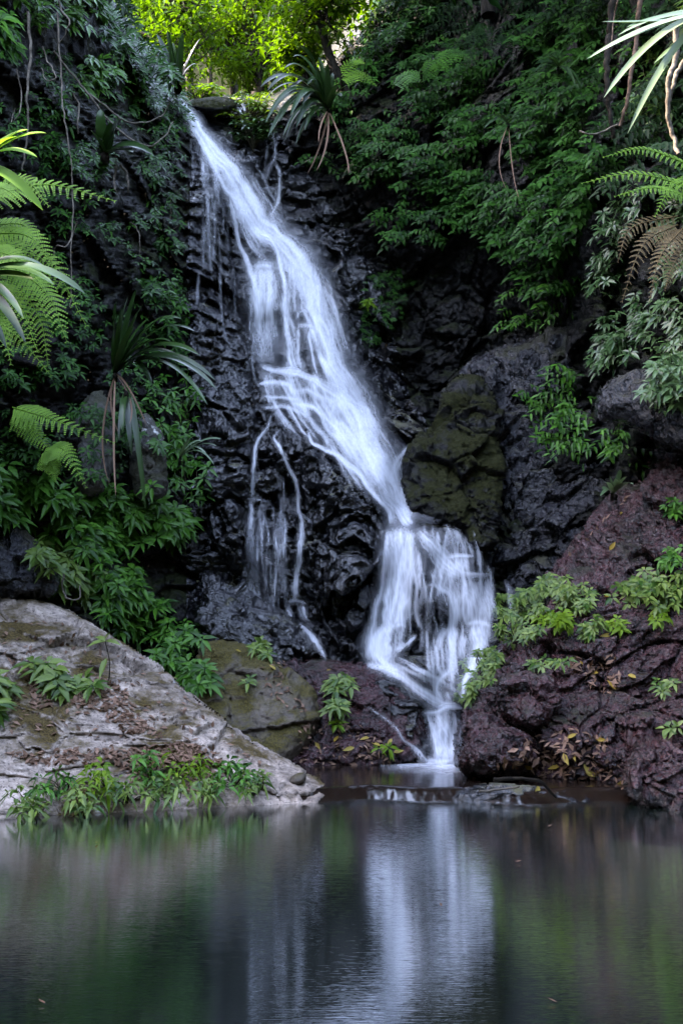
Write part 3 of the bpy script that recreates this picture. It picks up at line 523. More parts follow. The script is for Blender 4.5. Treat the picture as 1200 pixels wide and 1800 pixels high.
rock_body('boulder', [(470, 1160), (520, 1158), (580, 1160), (640, 1168), (700, 1192), (742, 1235), (756, 1280), (754, 1325), (735, 1350), (640, 1362), (500, 1362), (480, 1330), (540, 1290), (545, 1230), (490, 1190)],
          lambda u, v: 9.3+(1345-v)*.0045, .35, 50, .8, 4, .13, 'red', 'low dark purplish boulder beside the foot of the waterfall', big=1.7)
rock_body('rock_slope', [(1140, 735), (1118, 800), (1092, 850), (1040, 905), (1012, 960), (965, 1008), (905, 1072), (868, 1130), (842, 1180), (818, 1235), (806, 1290), (796, 1335), (800, 1375), (860, 1385), (940, 1400), (1020, 1425), (1200, 1440), (1700, 1480), (1800, 700), (1400, 640), (1220, 690)],
          lambda u, v: 7.75+(1410-v)*.0042-(u-1000)*.0013, 1.1, 190, 1.6, 3, .25, 'red', 'steep wet reddish purple rock slope along the right bank', big=1.3)
rock_body('boulder', [(708, 850), (712, 800), (726, 770), (770, 738), (780, 690), (800, 660), (850, 655), (880, 700), (872, 760), (896, 826), (880, 920), (850, 975), (812, 925), (760, 914), (722, 900)],
          lambda u, v: 11.6+(900-v)*.0042-(u-780)*.002, .35, 60, .8, 3, .20, 'mossy', 'rounded dark boulder with green moss just right of the white chute', big=1.4)
rock_body('boulder', [(768, 730), (782, 680), (835, 618), (915, 592), (1030, 582), (1120, 620), (1160, 760), (1120, 870), (1060, 970), (965, 1045), (880, 1070), (850, 1010), (838, 930), (842, 850), (800, 770)],
          lambda u, v: 12.1+(900-v)*.0036-(u-850)*.0035, .5, 70, 1.0, 4, .26, 'slab', 'large dark fissured slab of rock right of the waterfall, mossy along its left edge', big=1.3)
rock_body('boulder', [(1040, 745), (1043, 692), (1068, 668), (1120, 650), (1210, 655), (1270, 740), (1220, 800), (1130, 765), (1090, 738)],
          lambda u, v: 9.9-(u-1050)*.003, .3, 45, .6, 4, .10, 'slab', 'grey angular rock jutting from the right cliff over a dark hollow', big=1.8)
rock_body('boulder', [(112, 875), (118, 750), (148, 692), (184, 680), (202, 740), (196, 870)], lambda u, v: 10.0+(870-v)*.002, .3, 40, .4, 4, .10, 'lich', 'upright mossy rock with a white lichen patch, left bank', big=1.8)
rock_body('boulder', [(222, 875), (232, 745), (262, 716), (290, 775), (297, 850), (285, 880)], lambda u, v: 10.5+(870-v)*.002, .3, 36, .4, 4, .10, 'lich', 'upright mossy brown rock behind the drooping strap leaves, left bank', big=1.8)
rock_body('boulder', [(-160, 905), (0, 905), (42, 930), (85, 972), (112, 1012), (100, 1055), (-160, 1070)], lambda u, v: 9.2+(1050-v)*.002, .4, 50, .5, 4, .12, 'slab', 'dark overhanging boulder with moss on its back, left edge of the photo', big=1.6)
rock_body('boulder', [(322, 186), (345, 172), (395, 168), (420, 176), (418, 196), (380, 204), (345, 200)], lambda u, v: 16.2+0*u, .4, 14, 1.2, 3, .06, 'mossy', 'flat mossy rock at the lip where the stream drops over', big=1.8)
rock_body('boulder', [(330, 1010), (400, 1000), (440, 1050), (500, 1075), (560, 1110), (580, 1150), (520, 1175), (400, 1150), (330, 1160)], lambda u, v: 10.4+(1150-v)*.004, .5, 50, .6, 4, .16, 'wet', 'black glistening rock hump under the thin left trickle', big=1.9)
rock_body('ledge', [(785, 1408), (795, 1385), (850, 1374), (930, 1380), (1010, 1392), (1060, 1412), (1040, 1440), (800, 1428)], lambda u, v: 7.6+0*u, .25, 22, .5, 3, .07, 'wet', 'low black wet ledge dividing the two pools at right', big=2.4)
rock_body('boulder', [(800, 1350), (806, 1318), (830, 1290), (870, 1272), (925, 1280), (950, 1310), (945, 1350), (900, 1378), (830, 1375)], lambda u, v: 8.05+0*u, .4, 40, .5, 3, .12, 'red', 'knobbly purplish boulder at the foot of the right slope, by the final drop', big=2.2)
rock_body('boulder', [(876, 1190), (930, 1178), (978, 1205), (986, 1262), (940, 1292), (895, 1276), (866, 1235)], lambda u, v: 7.55+(1410-v)*.0042-(u-1000)*.0013, .35, 42, .5, 3, .12, 'red', 'rounded lump of purplish rock bulging from the middle of the red slope', big=2.2)
rock_body('boulder', [(818, 1262), (858, 1244), (892, 1278), (884, 1318), (836, 1332), (806, 1300)], lambda u, v: 7.6+(1410-v)*.0042-(u-1000)*.0013, .3, 30, .5, 3, .1, 'red', 'small purplish lump at the left foot of the red slope beside the last drop', big=2.6)
rock_body('boulder', [(1105, 1325), (1150, 1300), (1230, 1310), (1300, 1400), (1230, 1440), (1130, 1425), (1090, 1380)], lambda u, v: 7.15+(1410-v)*.003, .3, 50, .5, 3, .14, 'red', 'dark mossy rock in the shadowed lower right corner above the pool', big=2.2)
rock_body('boulder', [(505, 1378), (515, 1362), (535, 1356), (540, 1372), (530, 1386)], lambda u, v: 7.75+0*u, .12, 12, .2, 2, .03, 'brown', 'small mossy stone on the tip of the pale boulder', big=4)

# ------------------------------------------------------------------ ground, pools
def grid_mesh(name, x0, x1, y0, y1, n, m, zf, mat_):
    x, y = np.meshgrid(np.linspace(x0, x1, n), np.linspace(y0, y1, m)); z = zf(x, y)
    q = (np.arange(m-1)[:, None]*n+np.arange(n-1)[None]).ravel()
    return mesh_np(name, np.stack([x, y, z], -1).reshape(-1, 3), np.stack([q, q+1, q+n+1, q+n], 1), mat_)
put('ground', grid_mesh('ground', -300, 300, -300, 300, 3, 3, lambda x, y: -.7+0*x, M['ground']), kind='structure', label='dark bed of the gorge', cat='ground')
put('water', grid_mesh('water', -9, 9, -9, 9.0, 20, 20, lambda x, y: 0*x, M['pool']), kind='structure', label='still dark pool in the foreground mirroring the rocks and the fall', cat='pool')
lipn = lambda x: 7.86+.10*np.sin(x*3.1+.5)+.05*np.sin(x*8)
put('stream', grid_mesh('stream', -1.1, 3.2, 7.35, 10.0, 260, 150, lambda x, y: -.03+.11*sstep(-.36, 0, y-lipn(x))+(fbm(np.stack([x.ravel()*13, y.ravel()*3, 0*x.ravel()+4], 1), 3).reshape(x.shape)*.014-.004)*sstep(.04, -.12, y-lipn(x)), M['weir']), kind='structure', label='small brown upper pool spilling over a low lip', cat='pool')
def hill(x, y):
    s = np.clip(y-16, 0, 60); p = np.stack([x.ravel()*.25, y.ravel()*.25, 0*x.ravel()], 1)
    return 9.55+.22*np.minimum(s, 10)+1.3*np.maximum(s-10, 0)+.5*np.maximum(x+3.4, 0)*sstep(0, 3, s)+fbm(p, 3).reshape(x.shape)*.8*sstep(0, 4, s)
put('hillside', grid_mesh('hillside', -22, 14, 16.6, 48, 80, 80, hill, M['ground']), kind='structure', label='forest floor rising behind the lip of the fall', cat='hillside')

a_, r_ = np.meshgrid(np.linspace(math.radians(150), math.radians(390), 90), np.linspace(0, 1, 40))  # unseen bank added behind the camera, so that light falls mostly from above
bx_, by_ = np.cos(a_)*(8.5+r_*9), 3.5+np.sin(a_)*(9+r_*9)
bz_ = -.8+14.5*sstep(0, .75, r_)+(fbm(np.stack([bx_.ravel()*.35, by_.ravel()*.35, bx_.ravel()*0], 1), 4).reshape(a_.shape))*2.2*r_
q_ = (np.arange(39)[:, None]*90+np.arange(89)[None]).ravel()
put('hillside', mesh_np('hillside', np.stack([bx_, by_, bz_], -1).reshape(-1, 3), np.stack([q_, q_+1, q_+91, q_+90], 1), M['ground']), kind='structure', label='unseen bank added behind the camera to block low sky light', cat='hillside')

# ------------------------------------------------------------------ the waterfall
fall = empty('waterfall', pt(780, 1340, 9.6), 'white silky waterfall running down black rock into the pool', 'waterfall')
WY = sampl(DW, WU, WVV)
for k, (part, A) in enumerate(DENS.items()):
    P = pt(WU, WVV, WY-.03-.012*k).reshape(-1, 3); h, w = WU.shape
    q = (np.arange(h-1)[:, None]*w+np.arange(w-1)[None]).ravel(); a = A.ravel(); q = q[np.maximum.reduce([a[q], a[q+1], a[q+w], a[q+w+1]]) > .012]
    f = np.stack([q, q+w, q+w+1, q+1], 1); ids, inv = np.unique(f, return_inverse=True)
    put(part, mesh_np(part, P[ids], inv.reshape(-1, 4), M['fall'], attrs={'dens': np.where(a[ids] < .012, 0, a[ids])}), parent=fall)
fx, fy = np.meshgrid(np.linspace(.35, 1.75, 110), np.linspace(8.35, 9.75, 70))
fd = np.exp(-(((fx-.95)/.42)**2+((fy-9.45)/.5)**2))*(.75+fbm(np.stack([fx.ravel()*6, fy.ravel()*3, fx.ravel()*0], 1), 3).reshape(fx.shape)*1.1)
q = (np.arange(69)[:, None]*110+np.arange(109)[None]).ravel()
put('foam', mesh_np('foam', np.stack([fx, fy, .088+0*fx], -1).reshape(-1, 3), np.stack([q, q+1, q+111, q+110], 1), M['fall'], attrs={'dens': np.clip(fd, 0, .9).ravel()}), parent=fall)
fx, fy = np.meshgrid(np.linspace(-.2, 2.2, 200), np.linspace(7.0, 7.95, 70))
lp = 7.86+.10*np.sin(fx*3.1+.5)+.05*np.sin(fx*8)
nn_ = fbm(np.stack([fx.ravel()*26+fy.ravel()*5, fy.ravel()*2.4, fx.ravel()*0+2], 1), 4).reshape(fx.shape)
fd = np.exp(-((fx-.75)/.55)**2)*(sstep(.02, .5, nn_)*sstep(-.05, -.2, fy-lp)*sstep(-.75, -.4, fy-lp)*.05+np.exp(-((fy-lp+.40)/.06)**2)*np.clip(nn_+.2, 0, 1)*.35)
fz = np.maximum(-.03+.11*sstep(-.36, 0, fy-lp), 0)+.022
q = (np.arange(69)[:, None]*200+np.arange(199)[None]).ravel()
put('foam', mesh_np('foam', np.stack([fx, fy, fz], -1).reshape(-1, 3), np.stack([q, q+1, q+201, q+200], 1), M['fall'], attrs={'dens': np.clip(fd, 0, .9).ravel()}), parent=fall)

# ------------------------------------------------------------------ plants: tools
bvh = BVHTree.FromPolygons(np.concatenate(BV).tolist(), np.concatenate(BF).tolist())
EYE = Vector((0, 0, CH))
def hit(u, v, default=12.):
    """first rock surface along the sight line of picture point (u, v): location and normal"""
    d = Vector(((u-600)/F, 1, (VH-v)/F)).normalized()
    l, n, _, _ = bvh.ray_cast(EYE, d)
    if l is None: return pt(u, v, default), np.array([0, -1, 0.])
    n = np.array(n); n = n if np.dot(n, d) < 0 else -n
    return np.array(l), n
def nrm(a): a = np.asarray(a, float); return a/(np.linalg.norm(a, axis=-1, keepdims=True)+1e-9)

class Leaves:
    def __init__(s): s.b, s.d, s.u, s.l, s.w, s.dr, s.r = [], [], [], [], [], [], []
    def add(s, b, d, u, l, w, dr=.3, r=None):
        s.b.append(b); s.d.append(d); s.u.append(u); s.l.append(l); s.w.append(w); s.dr.append(dr); s.r.append(R.random() if r is None else r)
    def whorl(s, c, axis, n, L, wr=.36, lift=.15, droop=.35, r=None):
        axis = nrm(axis); e1 = nrm(np.cross(axis, [.3, .2, .9])); e2 = np.cross(axis, e1); a0 = R.random()*6.28
        for k in range(n):
            a = a0+6.283*k/n+R.uniform(-.35, .35); d = nrm(np.cos(a)*e1+np.sin(a)*e2+axis*(lift+R.uniform(-.2, .2)))
            l = L*R.uniform(.65, 1.1); s.add(c+d*L*.12, d, axis, l, l*wr*R.uniform(.85, 1.15), droop, None if r is None else min(1, max(0, r+R.uniform(-.2, .2))))
    def spray(s, c, d, up, n, L, wr=.36, r=None):
        """leaves in two rows along a hanging sprig"""
        d = nrm(d); sd_ = nrm(np.cross(d, up))
        for k in range(n):
            t = (k+.5)/n; sg = 1 if k % 2 else -1
            p = c+d*L*2.2*t+np.array([0, 0, -1])*L*.9*t*t
            q = nrm(sd_*sg*.75+d*.45+np.array([0, 0, -.45])+nrm(up)*.2+np.array([R.uniform(-.15, .15) for _ in range(3)]))
            l = L*R.uniform(.7, 1.1); s.add(p, q, up, l, l*wr, .3, None if r is None else min(1, max(0, r+R.uniform(-.25, .25))))
    def mesh(s, name, m, rows=4):
        B = np.array(s.b); Dd = nrm(np.array(s.d)); U = np.array(s.u, float); L = np.array(s.l); Wd = np.array(s.w); dr = np.array(s.dr)
        Sd = nrm(np.cross(Dd, U)+1e-6); Un = np.cross(Sd, Dd)
        T, Wt = ((0, .1), (.28, .9), (.62, .85), (1, .03)) if False else ((0, .28, .62, 1), (.08, .92, .80, .03)) if rows == 4 else ((0, .42, 1), (.08, 1, .03))
        V = []
        for t, w in zip(T, Wt):
            c = B+Dd*(L*t)[:, None]+np.array([0, 0, -1.])*(L*dr*t*t)[:, None]
            e = Sd*(Wd*.5*w)[:, None]; f = Un*(Wd*.5*w*.35)[:, None]
            V += [c-e+f, c, c+e+f]
        n = len(B); k = len(V); V = np.stack(V, 1).reshape(-1, 3); o = (np.arange(n)*k)[:, None, None]
        q = np.array([[3*i+j, 3*i+j+1, 3*i+j+4, 3*i+j+3] for i in range(len(T)-1) for j in (0, 1)])[None]
        return mesh_np(name, V, (o+q).reshape(-1, 4), m, attrs={'rnd': np.repeat(np.array(s.r), k)})
def tube(P, r0, r1, seg=5):
    P = np.asarray(P, float); n = len(P); T = nrm(np.gradient(P, axis=0)); e1 = nrm(np.cross(T, [.31, .9, .3])); e2 = np.cross(T, e1)
    r = np.linspace(r0, r1, n)[:, None, None]; a = np.arange(seg)*6.2832/seg
    V = P[:, None]+r*(e1[:, None]*np.cos(a)[None, :, None]+e2[:, None]*np.sin(a)[None, :, None])
    f = [[i*seg+j, i*seg+(j+1) % seg, (i+1)*seg+(j+1) % seg, (i+1)*seg+j] for i in range(n-1) for j in range(seg)]
    return V.reshape(-1, 3), np.array(f)
class Tubes:
    def __init__(s): s.V, s.F, s.o = [], [], 0
    def add(s, P, r0, r1, seg=5):
        v, f = tube(P, r0, r1, seg); s.V.append(v); s.F.append(f+s.o); s.o += len(v)
    def mesh(s, name, m): return mesh_np(name, np.concatenate(s.V), np.concatenate(s.F), m, attrs={'rnd': np.full(s.o, .5)})
def curve(P, n=14):
    """Catmull-Rom through 3-D points"""
    P = np.asarray(P, float); Q = np.vstack([2*P[0]-P[1], P, 2*P[-1]-P[-2]]); out = []
    per = max(2, n//(len(P)-1))
    for i in range(len(P)-1):
        for t in np.linspace(0, 1, per, endpoint=False):
            a, b, c, d = Q[i:i+4]; out.append(.5*((2*b)+(-a+c)*t+(2*a-5*b+4*c-d)*t*t+(-a+3*b-3*c+d)*t**3))
    return np.array(out+[P[-1]])

def bush(name, label, cat, spots, L, mat_, depth=.25, nper=14, group=None, style='whorl', n=6, lift=.15, droop=.35, off=.03, r=None, wr=.36, tangle=.6, wild=.35):
    """spots: ellipses (u, v, ru, rv); sprigs fill them, standing off the rock they are rooted in"""
    lv, tbs = Leaves(), []; first = None
    for (u, v, ru, rv) in spots:
        root, rn = hit(u, v+rv*.5); root = root-rn*.02; tb = Tubes(); tbs.append(tb)
        if first is None: first = root
        for k in range(nper):
            a, q = R.random()*6.283, math.sqrt(R.random()); uu, vv = u+ru*q*math.cos(a), v+rv*q*math.sin(a)
            l, nn = hit(uu, vv)
            if abs(l[1]-root[1]) > 1.2: l = pt(uu, vv, root[1]); 
            p = l+nn*.3*off+np.array([0, -1, .25])*(off+R.random()*depth)
            ax = nrm(nrm(nn)*.5+np.array([R.uniform(-wild, wild)*1.4, -.7+R.uniform(-wild, wild)*.6, .75+R.uniform(-wild, wild)]))
            if style == 'whorl': lv.whorl(p, ax, n, L, wr, lift, droop, r)
            else: lv.spray(p, np.array([R.choice((-1, 1))*R.uniform(.3, 1), -.5, R.uniform(-.5, .2)]), ax, n, L, wr, r)
            if R.random() < tangle:
                mid = (root+p)/2+np.array([R.uniform(-.04, .04), -.04, R.uniform(-.02, .08)])
                tb.add(curve([root, (root*.45+l*.55)+np.array([R.uniform(-.03, .03), -.05, R.uniform(0, .05)]), p], 8), .005, .003, 4)
    o = empty(name, first, label, cat, group)
    put('foliage', lv.mesh('foliage', M[mat_]), parent=o)
    for tb in tbs:
        if tb.V: put('stem', tb.mesh('stem', M['stem']), parent=o)
    return o

def strap(base, tips, Y, width, label, group, mat_='strap', dead=(), name='strap_leaf_plant', cat='plant', hang=0, toward=.5):
    """long ribbon leaves arching from one base; tips in picture points with an arch height"""
    b0 = pt(base[0], base[1], Y); sc = Y/F; lv = []
    o = empty(name, b0, label, cat, group)
    def ribbon(tips, wd, m, nm, arch_k=1.):
        V, Fq, at, off = [], [], [], 0
        for (tu, tv, arch) in tips:
            e = pt(tu, tv, Y-toward*R.uniform(.2, 1)); ln = np.linalg.norm(e-b0); dpt = R.uniform(-.15, .05)
            mid = b0*.45+e*.55+np.array([R.uniform(-.22, .22) if nm == 'dead_leaves' else 0, dpt, arch*sc]); P = np.array([(1-t)**2*b0+2*t*(1-t)*mid+t*t*e for t in np.linspace(0, 1, 14)])
            T = nrm(np.gradient(P, axis=0)); side = nrm(np.cross(T, nrm(np.array([R.uniform(-.5, .5), -1, 1.1])))); up = np.cross(side, T)
            t = np.linspace(0, 1, 14); w = wd*R.uniform(.8, 1.15)*np.minimum(1, .55+t*1.8)*np.sqrt(np.clip(1-t**2.6, 0.0004, 1))
            for sgn, lf in ((-1, .30), (0, 0), (1, .30)): V.append(P+side*(sgn*w*.5)[:, None]+up*(w*.5*lf)[:, None])
            a = np.arange(13); 
            for k in (0, 1): Fq.append(np.stack([off+k*14+a, off+k*14+a+1, off+(k+1)*14+a+1, off+(k+1)*14+a], 1))
            off += 42; at.append(np.full(42, R.random()))
        put(nm, mesh_np(nm, np.concatenate(V), np.concatenate(Fq), M[m], attrs={'rnd': np.concatenate(at)}), parent=o)
    ribbon(tips, width, mat_, 'leaves')
    rt, rn_ = hit(*base)
    if np.linalg.norm(rt-b0) > .35:
        tb = Tubes(); tb.add(curve([rt-rn_*.05, rt*.6+b0*.4+[0, 0, -.06], b0+[0, 0, -.03], b0], 12), width*.42, width*.3, 7); put('stem', tb.mesh('stem', M['bark']), parent=o)
    if dead: ribbon(dead, width*.28, 'dry', 'dead_leaves')
    return o

def frond_mesh(path, Ys, hw, mat_, up=(0, -.85, .5), npin=20, dens=13, hang=.25):
    hw = hw*1.55; up = np.array(up)+[R.uniform(-.25, .25), 0, 0]
    P = curve([pt(u, v, y) for (u, v), y in zip(path, Ys)], npin); n = len(P); T = nrm(np.gradient(P, axis=0)); up = nrm(np.array(up))
    V, Fq, o = [], [], 0
    v, f = tube(P, .006, .002, 4); V.append(v); Fq.append(f); o += len(v)
    for i in range(1, n):
        t = i/(n-1); ln = hw*(min(1, .55+t*4)*max(.04, 1-t)**.75)*R.uniform(.85, 1.1)
        sd0 = nrm(np.cross(T[i], up))
        for sg in (-1, 1):
            d = nrm(sd0*sg+T[i]*.5); side = nrm(np.cross(d, up)); m = max(3, int(dens*ln/hw))
            k = (np.arange(m)+.6)/m; c = P[i]+d*(ln*k)[:, None]+np.array([0, 0, -1])*(ln*hang*k*k)[:, None]
            pl = min(ln*.2, .03)*(1-k*.8)+.003
            for s2 in (-1, 1):
                q = nrm(side*s2+d*.55); e = nrm(np.cross(q, up))
                tip = c+q*pl[:, None]-np.array([0, 0, 1])*(pl*.25)[:, None]; mid = c+q*(pl*.45)[:, None]; w = ln/m*.6
                quad = np.stack([c, mid+e*w, tip, mid-e*w], 1).reshape(-1, 3); V.append(quad)
                Fq.append(o+np.arange(m*4).reshape(-1, 4)); o += m*4
    V = np.concatenate(V); 
    return mesh_np('frond', V, np.concatenate(Fq), M[mat_], attrs={'rnd': np.clip(fbm(V*6, 2)*.8+.5, 0, 1)})
def fern(label, fronds, group, mat_='fern', name='fern', hang=.25, dens=13, npin=18):
    b = pt(*fronds[0][0][0], fronds[0][1][0]); o = empty(name, b, label, 'fern', group)
    rt, rn_ = hit(*fronds[0][0][0])
    if np.linalg.norm(rt-b) > .35:
        tb = Tubes(); tb.add(curve([rt-rn_*.05, rt*.5+b*.5+[0, 0, -.12], b], 10), .03, .018, 6); put('stem', tb.mesh('stem', M['bark']), parent=o)
    for path, Ys, hw in fronds: put('frond', frond_mesh(path, Ys, hw, mat_, npin=npin, dens=dens, hang=hang), parent=o)
    return o

# ------------------------------------------------------------------ forest behind the lip
def tree(label, u, v, Y, rad, nclump, mat_='forest', L=.16, trunk_to=None, group='trees behind the lip of the fall', flat=.8, lean=0, rr=(0, 1)):
    c = pt(u, v, Y); gz = float(hill(np.array([c[0]]), np.array([max(Y, 16.8)]))[0]) if trunk_to is None else trunk_to
    base = np.array([c[0]+lean, c[1]+.1, gz-.1]); o = empty('tree', base, label, 'tree', group)
    tb = Tubes(); h = c[2]-gz
    top = c+np.array([0, 0, rad*.4]); trk = curve([base, base*.6+c*.4+[R.uniform(-.2, .2), 0, 0], c, top], 14); tb.add(trk, max(.10, h*.022), .03, 8)
    put('trunk', tb.mesh('trunk', M['bark']), parent=o)
    lv, br = Leaves(), Tubes()
    for k in range(nclump):
        d = nrm(np.array([R.gauss(0, 1), R.gauss(0, 1), R.gauss(0, .8)])); q = c+d*rad*R.uniform(.35, 1)*np.array([1, .8, flat])
        st = trk[R.randrange(6, len(trk))]; br.add(curve([st, (st+q)/2+[0, 0, .15*rad*R.uniform(-.5, 1)], q], 6), .025, .006, 4)
        tone = R.uniform(*rr)
        for j in range(R.randrange(12, 26)):
            e = q+np.array([R.gauss(0, 1), R.gauss(0, 1), R.gauss(0, .55)])*rad*.16
            dd = nrm(np.array([R.gauss(0, 1), R.gauss(0, 1), R.gauss(-.25, .5)])); l = L*R.uniform(.6, 1.2)
            lv.add(e, dd, nrm(np.array([R.gauss(0, .5), R.gauss(-.2, .5), 1])), l, l*.45, .2, min(1, max(0, tone+R.uniform(-.25, .25))))
    put('crown', lv.mesh('crown', M[mat_], 3), parent=o); put('limb', br.mesh('limb', M['bark']), parent=o)
TREES = [
 ('bright yellow-green tree at the upper left above the cliff edge', 235, 40, 23, 1.5, 60), ('sunlit tree behind the upright strap plant at the lip', 300, 55, 24, 1.5, 60),
 ('leafy tree with a green crown left of the dark trunks', 370, 20, 27, 1.6, 55), ('tall shaded tree whose crown closes the gap above the lip', 440, -40, 29, 2.0, 60),
 ('dim tree far back between the dark trunks', 420, 90, 33, 1.6, 50), ('thin-crowned tree right behind the big arching plant', 480, 60, 31, 1.5, 45),
 ('hazy far tree at the back of the notch on the left', 260, -10, 40, 3.2, 90), ('hazy far tree at the back of the notch in the middle', 380, 60, 42, 3.4, 90), ('hazy far tree at the back of the notch on the right', 510, 20, 41, 3.2, 90), ('far tree high on the slope behind, left half', 320, -110, 46, 3.6, 90), ('far tree high on the slope behind, right half', 480, -100, 46, 3.6, 90), ('far undergrowth tree low behind the lip, left', 300, 120, 36, 2.0, 70), ('far undergrowth tree low behind the lip, right', 440, 130, 37, 2.0, 70),
 ('lime-leaved tree filling the left of the notch behind the cliff edge', 235, 95, 20.5, 1.25, 80), ('lime-leaved tree above the upright strap plant, close behind the lip', 315, 25, 20.8, 1.3, 80), ('green tree hiding the dark trunks in the notch', 400, 60, 22.5, 1.2, 70), ('darker green tree low in the middle of the notch', 455, 115, 21.5, .9, 60), ('leafy tree at the top middle of the notch', 450, 0, 22, 1.3, 70), ('bright tree crown in the top left of the notch', 240, 10, 21.5, 1.2, 70),
 ('tall tree behind the notch with its crown above the picture', 330, -140, 29, 2.4, 60), ('tall tree at the top left of the notch', 210, -110, 26, 2.0, 60)]
for lab, u, v, Y, rad, nc in TREES: tree(lab, u, v, Y, rad, nc)
tree('bright lime tree leaning over the notch with large leaves', 558, 18, 16.3, .85, 75, 'forest', .15, rr=(.5, 1), lean=.6)
tree('bright lime sapling under the leaning tree', 530, 100, 16.8, .5, 45, 'forest', .13, rr=(.5, 1), lean=.5)
for k, (u, lab) in enumerate(((452, 'thick dark trunk in the middle of the notch'), (412, 'slim dark trunk left of the thick trunk'), (505, 'slanting dark trunk right of the thick trunk'))):
    c = pt(u, 170, 25+k); o = empty('tree', c, lab, 'tree', 'dark trunks in the notch'); tb = Tubes()
    tb.add(curve([c-[0, 0, .6], c+[.1-.1*k, 0, 1.2], c+[-.1+.25*k, 0, 2.8], c+[.1*k, 0, 5]], 14), (.22, .12, .13)[k], .08, 8); put('trunk', tb.mesh('trunk', M['bark']), parent=o)
    tb = Tubes()
    for j in range(6): st = c+np.array([0, 0, .6+j*.6]); tb.add(curve([st, st+[R.uniform(-.6, .6), 0, .4], st+[R.uniform(-1.3, 1.3), R.uniform(-.4, .4), R.uniform(.3, 1)]], 8), .04, .012, 4)
    put('limb', tb.mesh('limb', M['bark']), parent=o)
    lv = Leaves()
    for j in range(500): lv.add(c+np.array([R.gauss(0, .9), R.gauss(0, .6), R.uniform(1, 5)]), nrm(np.array([R.gauss(0, 1), R.gauss(0, 1), -.3])), np.array([R.gauss(0, .4), -.2, 1]), .15, .065, .2, R.uniform(0, .5))
    put('crown', lv.mesh('crown', M['forest'], 3), parent=o)
def openbush(label, u, v, Y, ru, rv, n, L, m, group):
    c = pt(u, v+rv, Y); o = empty('shrub', c, label, 'shrub', group); lv, tb = Leaves(), Tubes()
    for k in range(n):
        a, q = R.random()*6.283, math.sqrt(R.random()); p = pt(u+ru*q*math.cos(a), v+rv*q*math.sin(a), Y+R.uniform(-.35, .35)); lv.whorl(p, [R.uniform(-.4, .4), -.4, 1], 6, L, .42)
        tb.add(curve([c+[0, 0, -.15], (c+p)/2+[0, 0, .05], p], 5), .008, .004, 4)
    put('foliage', lv.mesh('foliage', M[m]), parent=o); put('stem', tb.mesh('stem', M['stem']), parent=o)
OC = 'trees overhanging the gorge above the picture'
tree('tree on top of the right cliff whose crown shades the creeper', 860, -330, 13.2, 2.3, 130, 'creeper', .22, trunk_to=9.5, group=OC)
tree('tree on the right cliff top overhanging the corner plants', 1130, -330, 10.8, 2.0, 120, 'creeper', .22, trunk_to=8.0, group=OC)
tree('tree on the left cliff top overhanging the vines', 40, -330, 10.4, 1.9, 110, 'creeper', .22, trunk_to=8.0, group=OC)
tree('unseen tree added above the right rim of the notch to darken the creeper', 740, -250, 15.6, 1.9, 110, 'creeper', .22, trunk_to=11.5, group=OC)  # added out of view as extra canopy to darken the rim foliage
GB = 'sunlit shrubs along the lip of the fall'
openbush('low yellow-green shrub behind the flat lip rock', 355, 162, 17.6, 40, 14, 40, .16, 'forest', GB)
openbush('lime shrub between the lip rock and the arching plant', 440, 190, 16.6, 46, 30, 70, .16, 'lime', GB)
openbush('darker shrub hanging below the lime shrub over the wet rock', 445, 228, 16.1, 40, 22, 46, .15, 'creeper', GB)
openbush('leafy shrub beside the foot of the upright strap plant', 285, 150, 17.4, 30, 22, 40, .15, 'forest', GB)
openbush('lime shrub behind the base of the arching plant', 545, 160, 17.2, 40, 40, 60, .15, 'forest', GB)

# ------------------------------------------------------------------ strap-leaved plants and ferns
SG = 'strap-leaved plants on the gorge walls'
strap((577, 193), [(522, 82, 60), (575, 112, 0), (585, 128, 0), (458, 153, 75), (487, 182, 70), (472, 202, 80), (482, 216, 70), (471, 241, 85), (497, 241, 60), (502, 246, 55), (540, 150, 60), (520, 255, 40), (510, 205, 70), (600, 170, 20), (592, 150, 5), (535, 230, 40), (560, 100, 10), (462, 180, 70), (500, 120, 60), (470, 160, 75), (490, 215, 80), (480, 228, 85), (520, 225, 60), (506, 168, 70), (548, 108, 25), (515, 100, 50), (610, 150, 15), (530, 190, 60), (466, 216, 90)], 15.2, .10,
      'big arching strap-leaved plant in the notch right of the lip', SG, dead=[(540, 306, -10), (556, 300, -15), (612, 305, -30), (560, 250, 0)], toward=.8)
strap((312, 152), [(268, 84, 5), (262, 74, 20), (295, 52, 0), (322, 58, 0), (352, 68, 10), (334, 98, 8), (304, 74, 0), (282, 100, 10), (344, 112, 15), (312, 66, 0), (276, 60, 10)], 16.8, .12, 'upright dark strap-leaved plant standing at the left lip of the fall', SG)
strap((203, 657), [(240, 508, 10), (226, 520, 5), (252, 535, 10), (318, 560, 60), (342, 582, 70), (350, 624, 60), (365, 712, 95), (382, 686, 80), (378, 668, 70), (268, 676, 60), (290, 556, 30), (215, 540, 5), (300, 600, 45), (330, 640, 60), (262, 560, 20), (235, 575, 8), (205, 530, 0)], 9.9, .075,
      'big strap-leaved plant with pale drooping tips on the left wall', SG, dead=[(193, 850, -20), (204, 872, -10), (258, 748, 30), (214, 770, 0), (228, 745, 0)], toward=.9)
strap((222, 690), [(256, 895, 95), (210, 775, 10), (216, 760, 10), (232, 800, 30)], 9.6, .07, 'few long strap leaves hanging straight down past the mossy rock', SG, toward=.3)
strap((316, 806), [(389, 772, 25), (381, 784, 25), (377, 818, 40), (364, 800, 30), (342, 766, 10), (355, 775, 15)], 10.9, .045, 'small pale strap tuft among the shrubs below the big strap plant', SG, 'strappale')
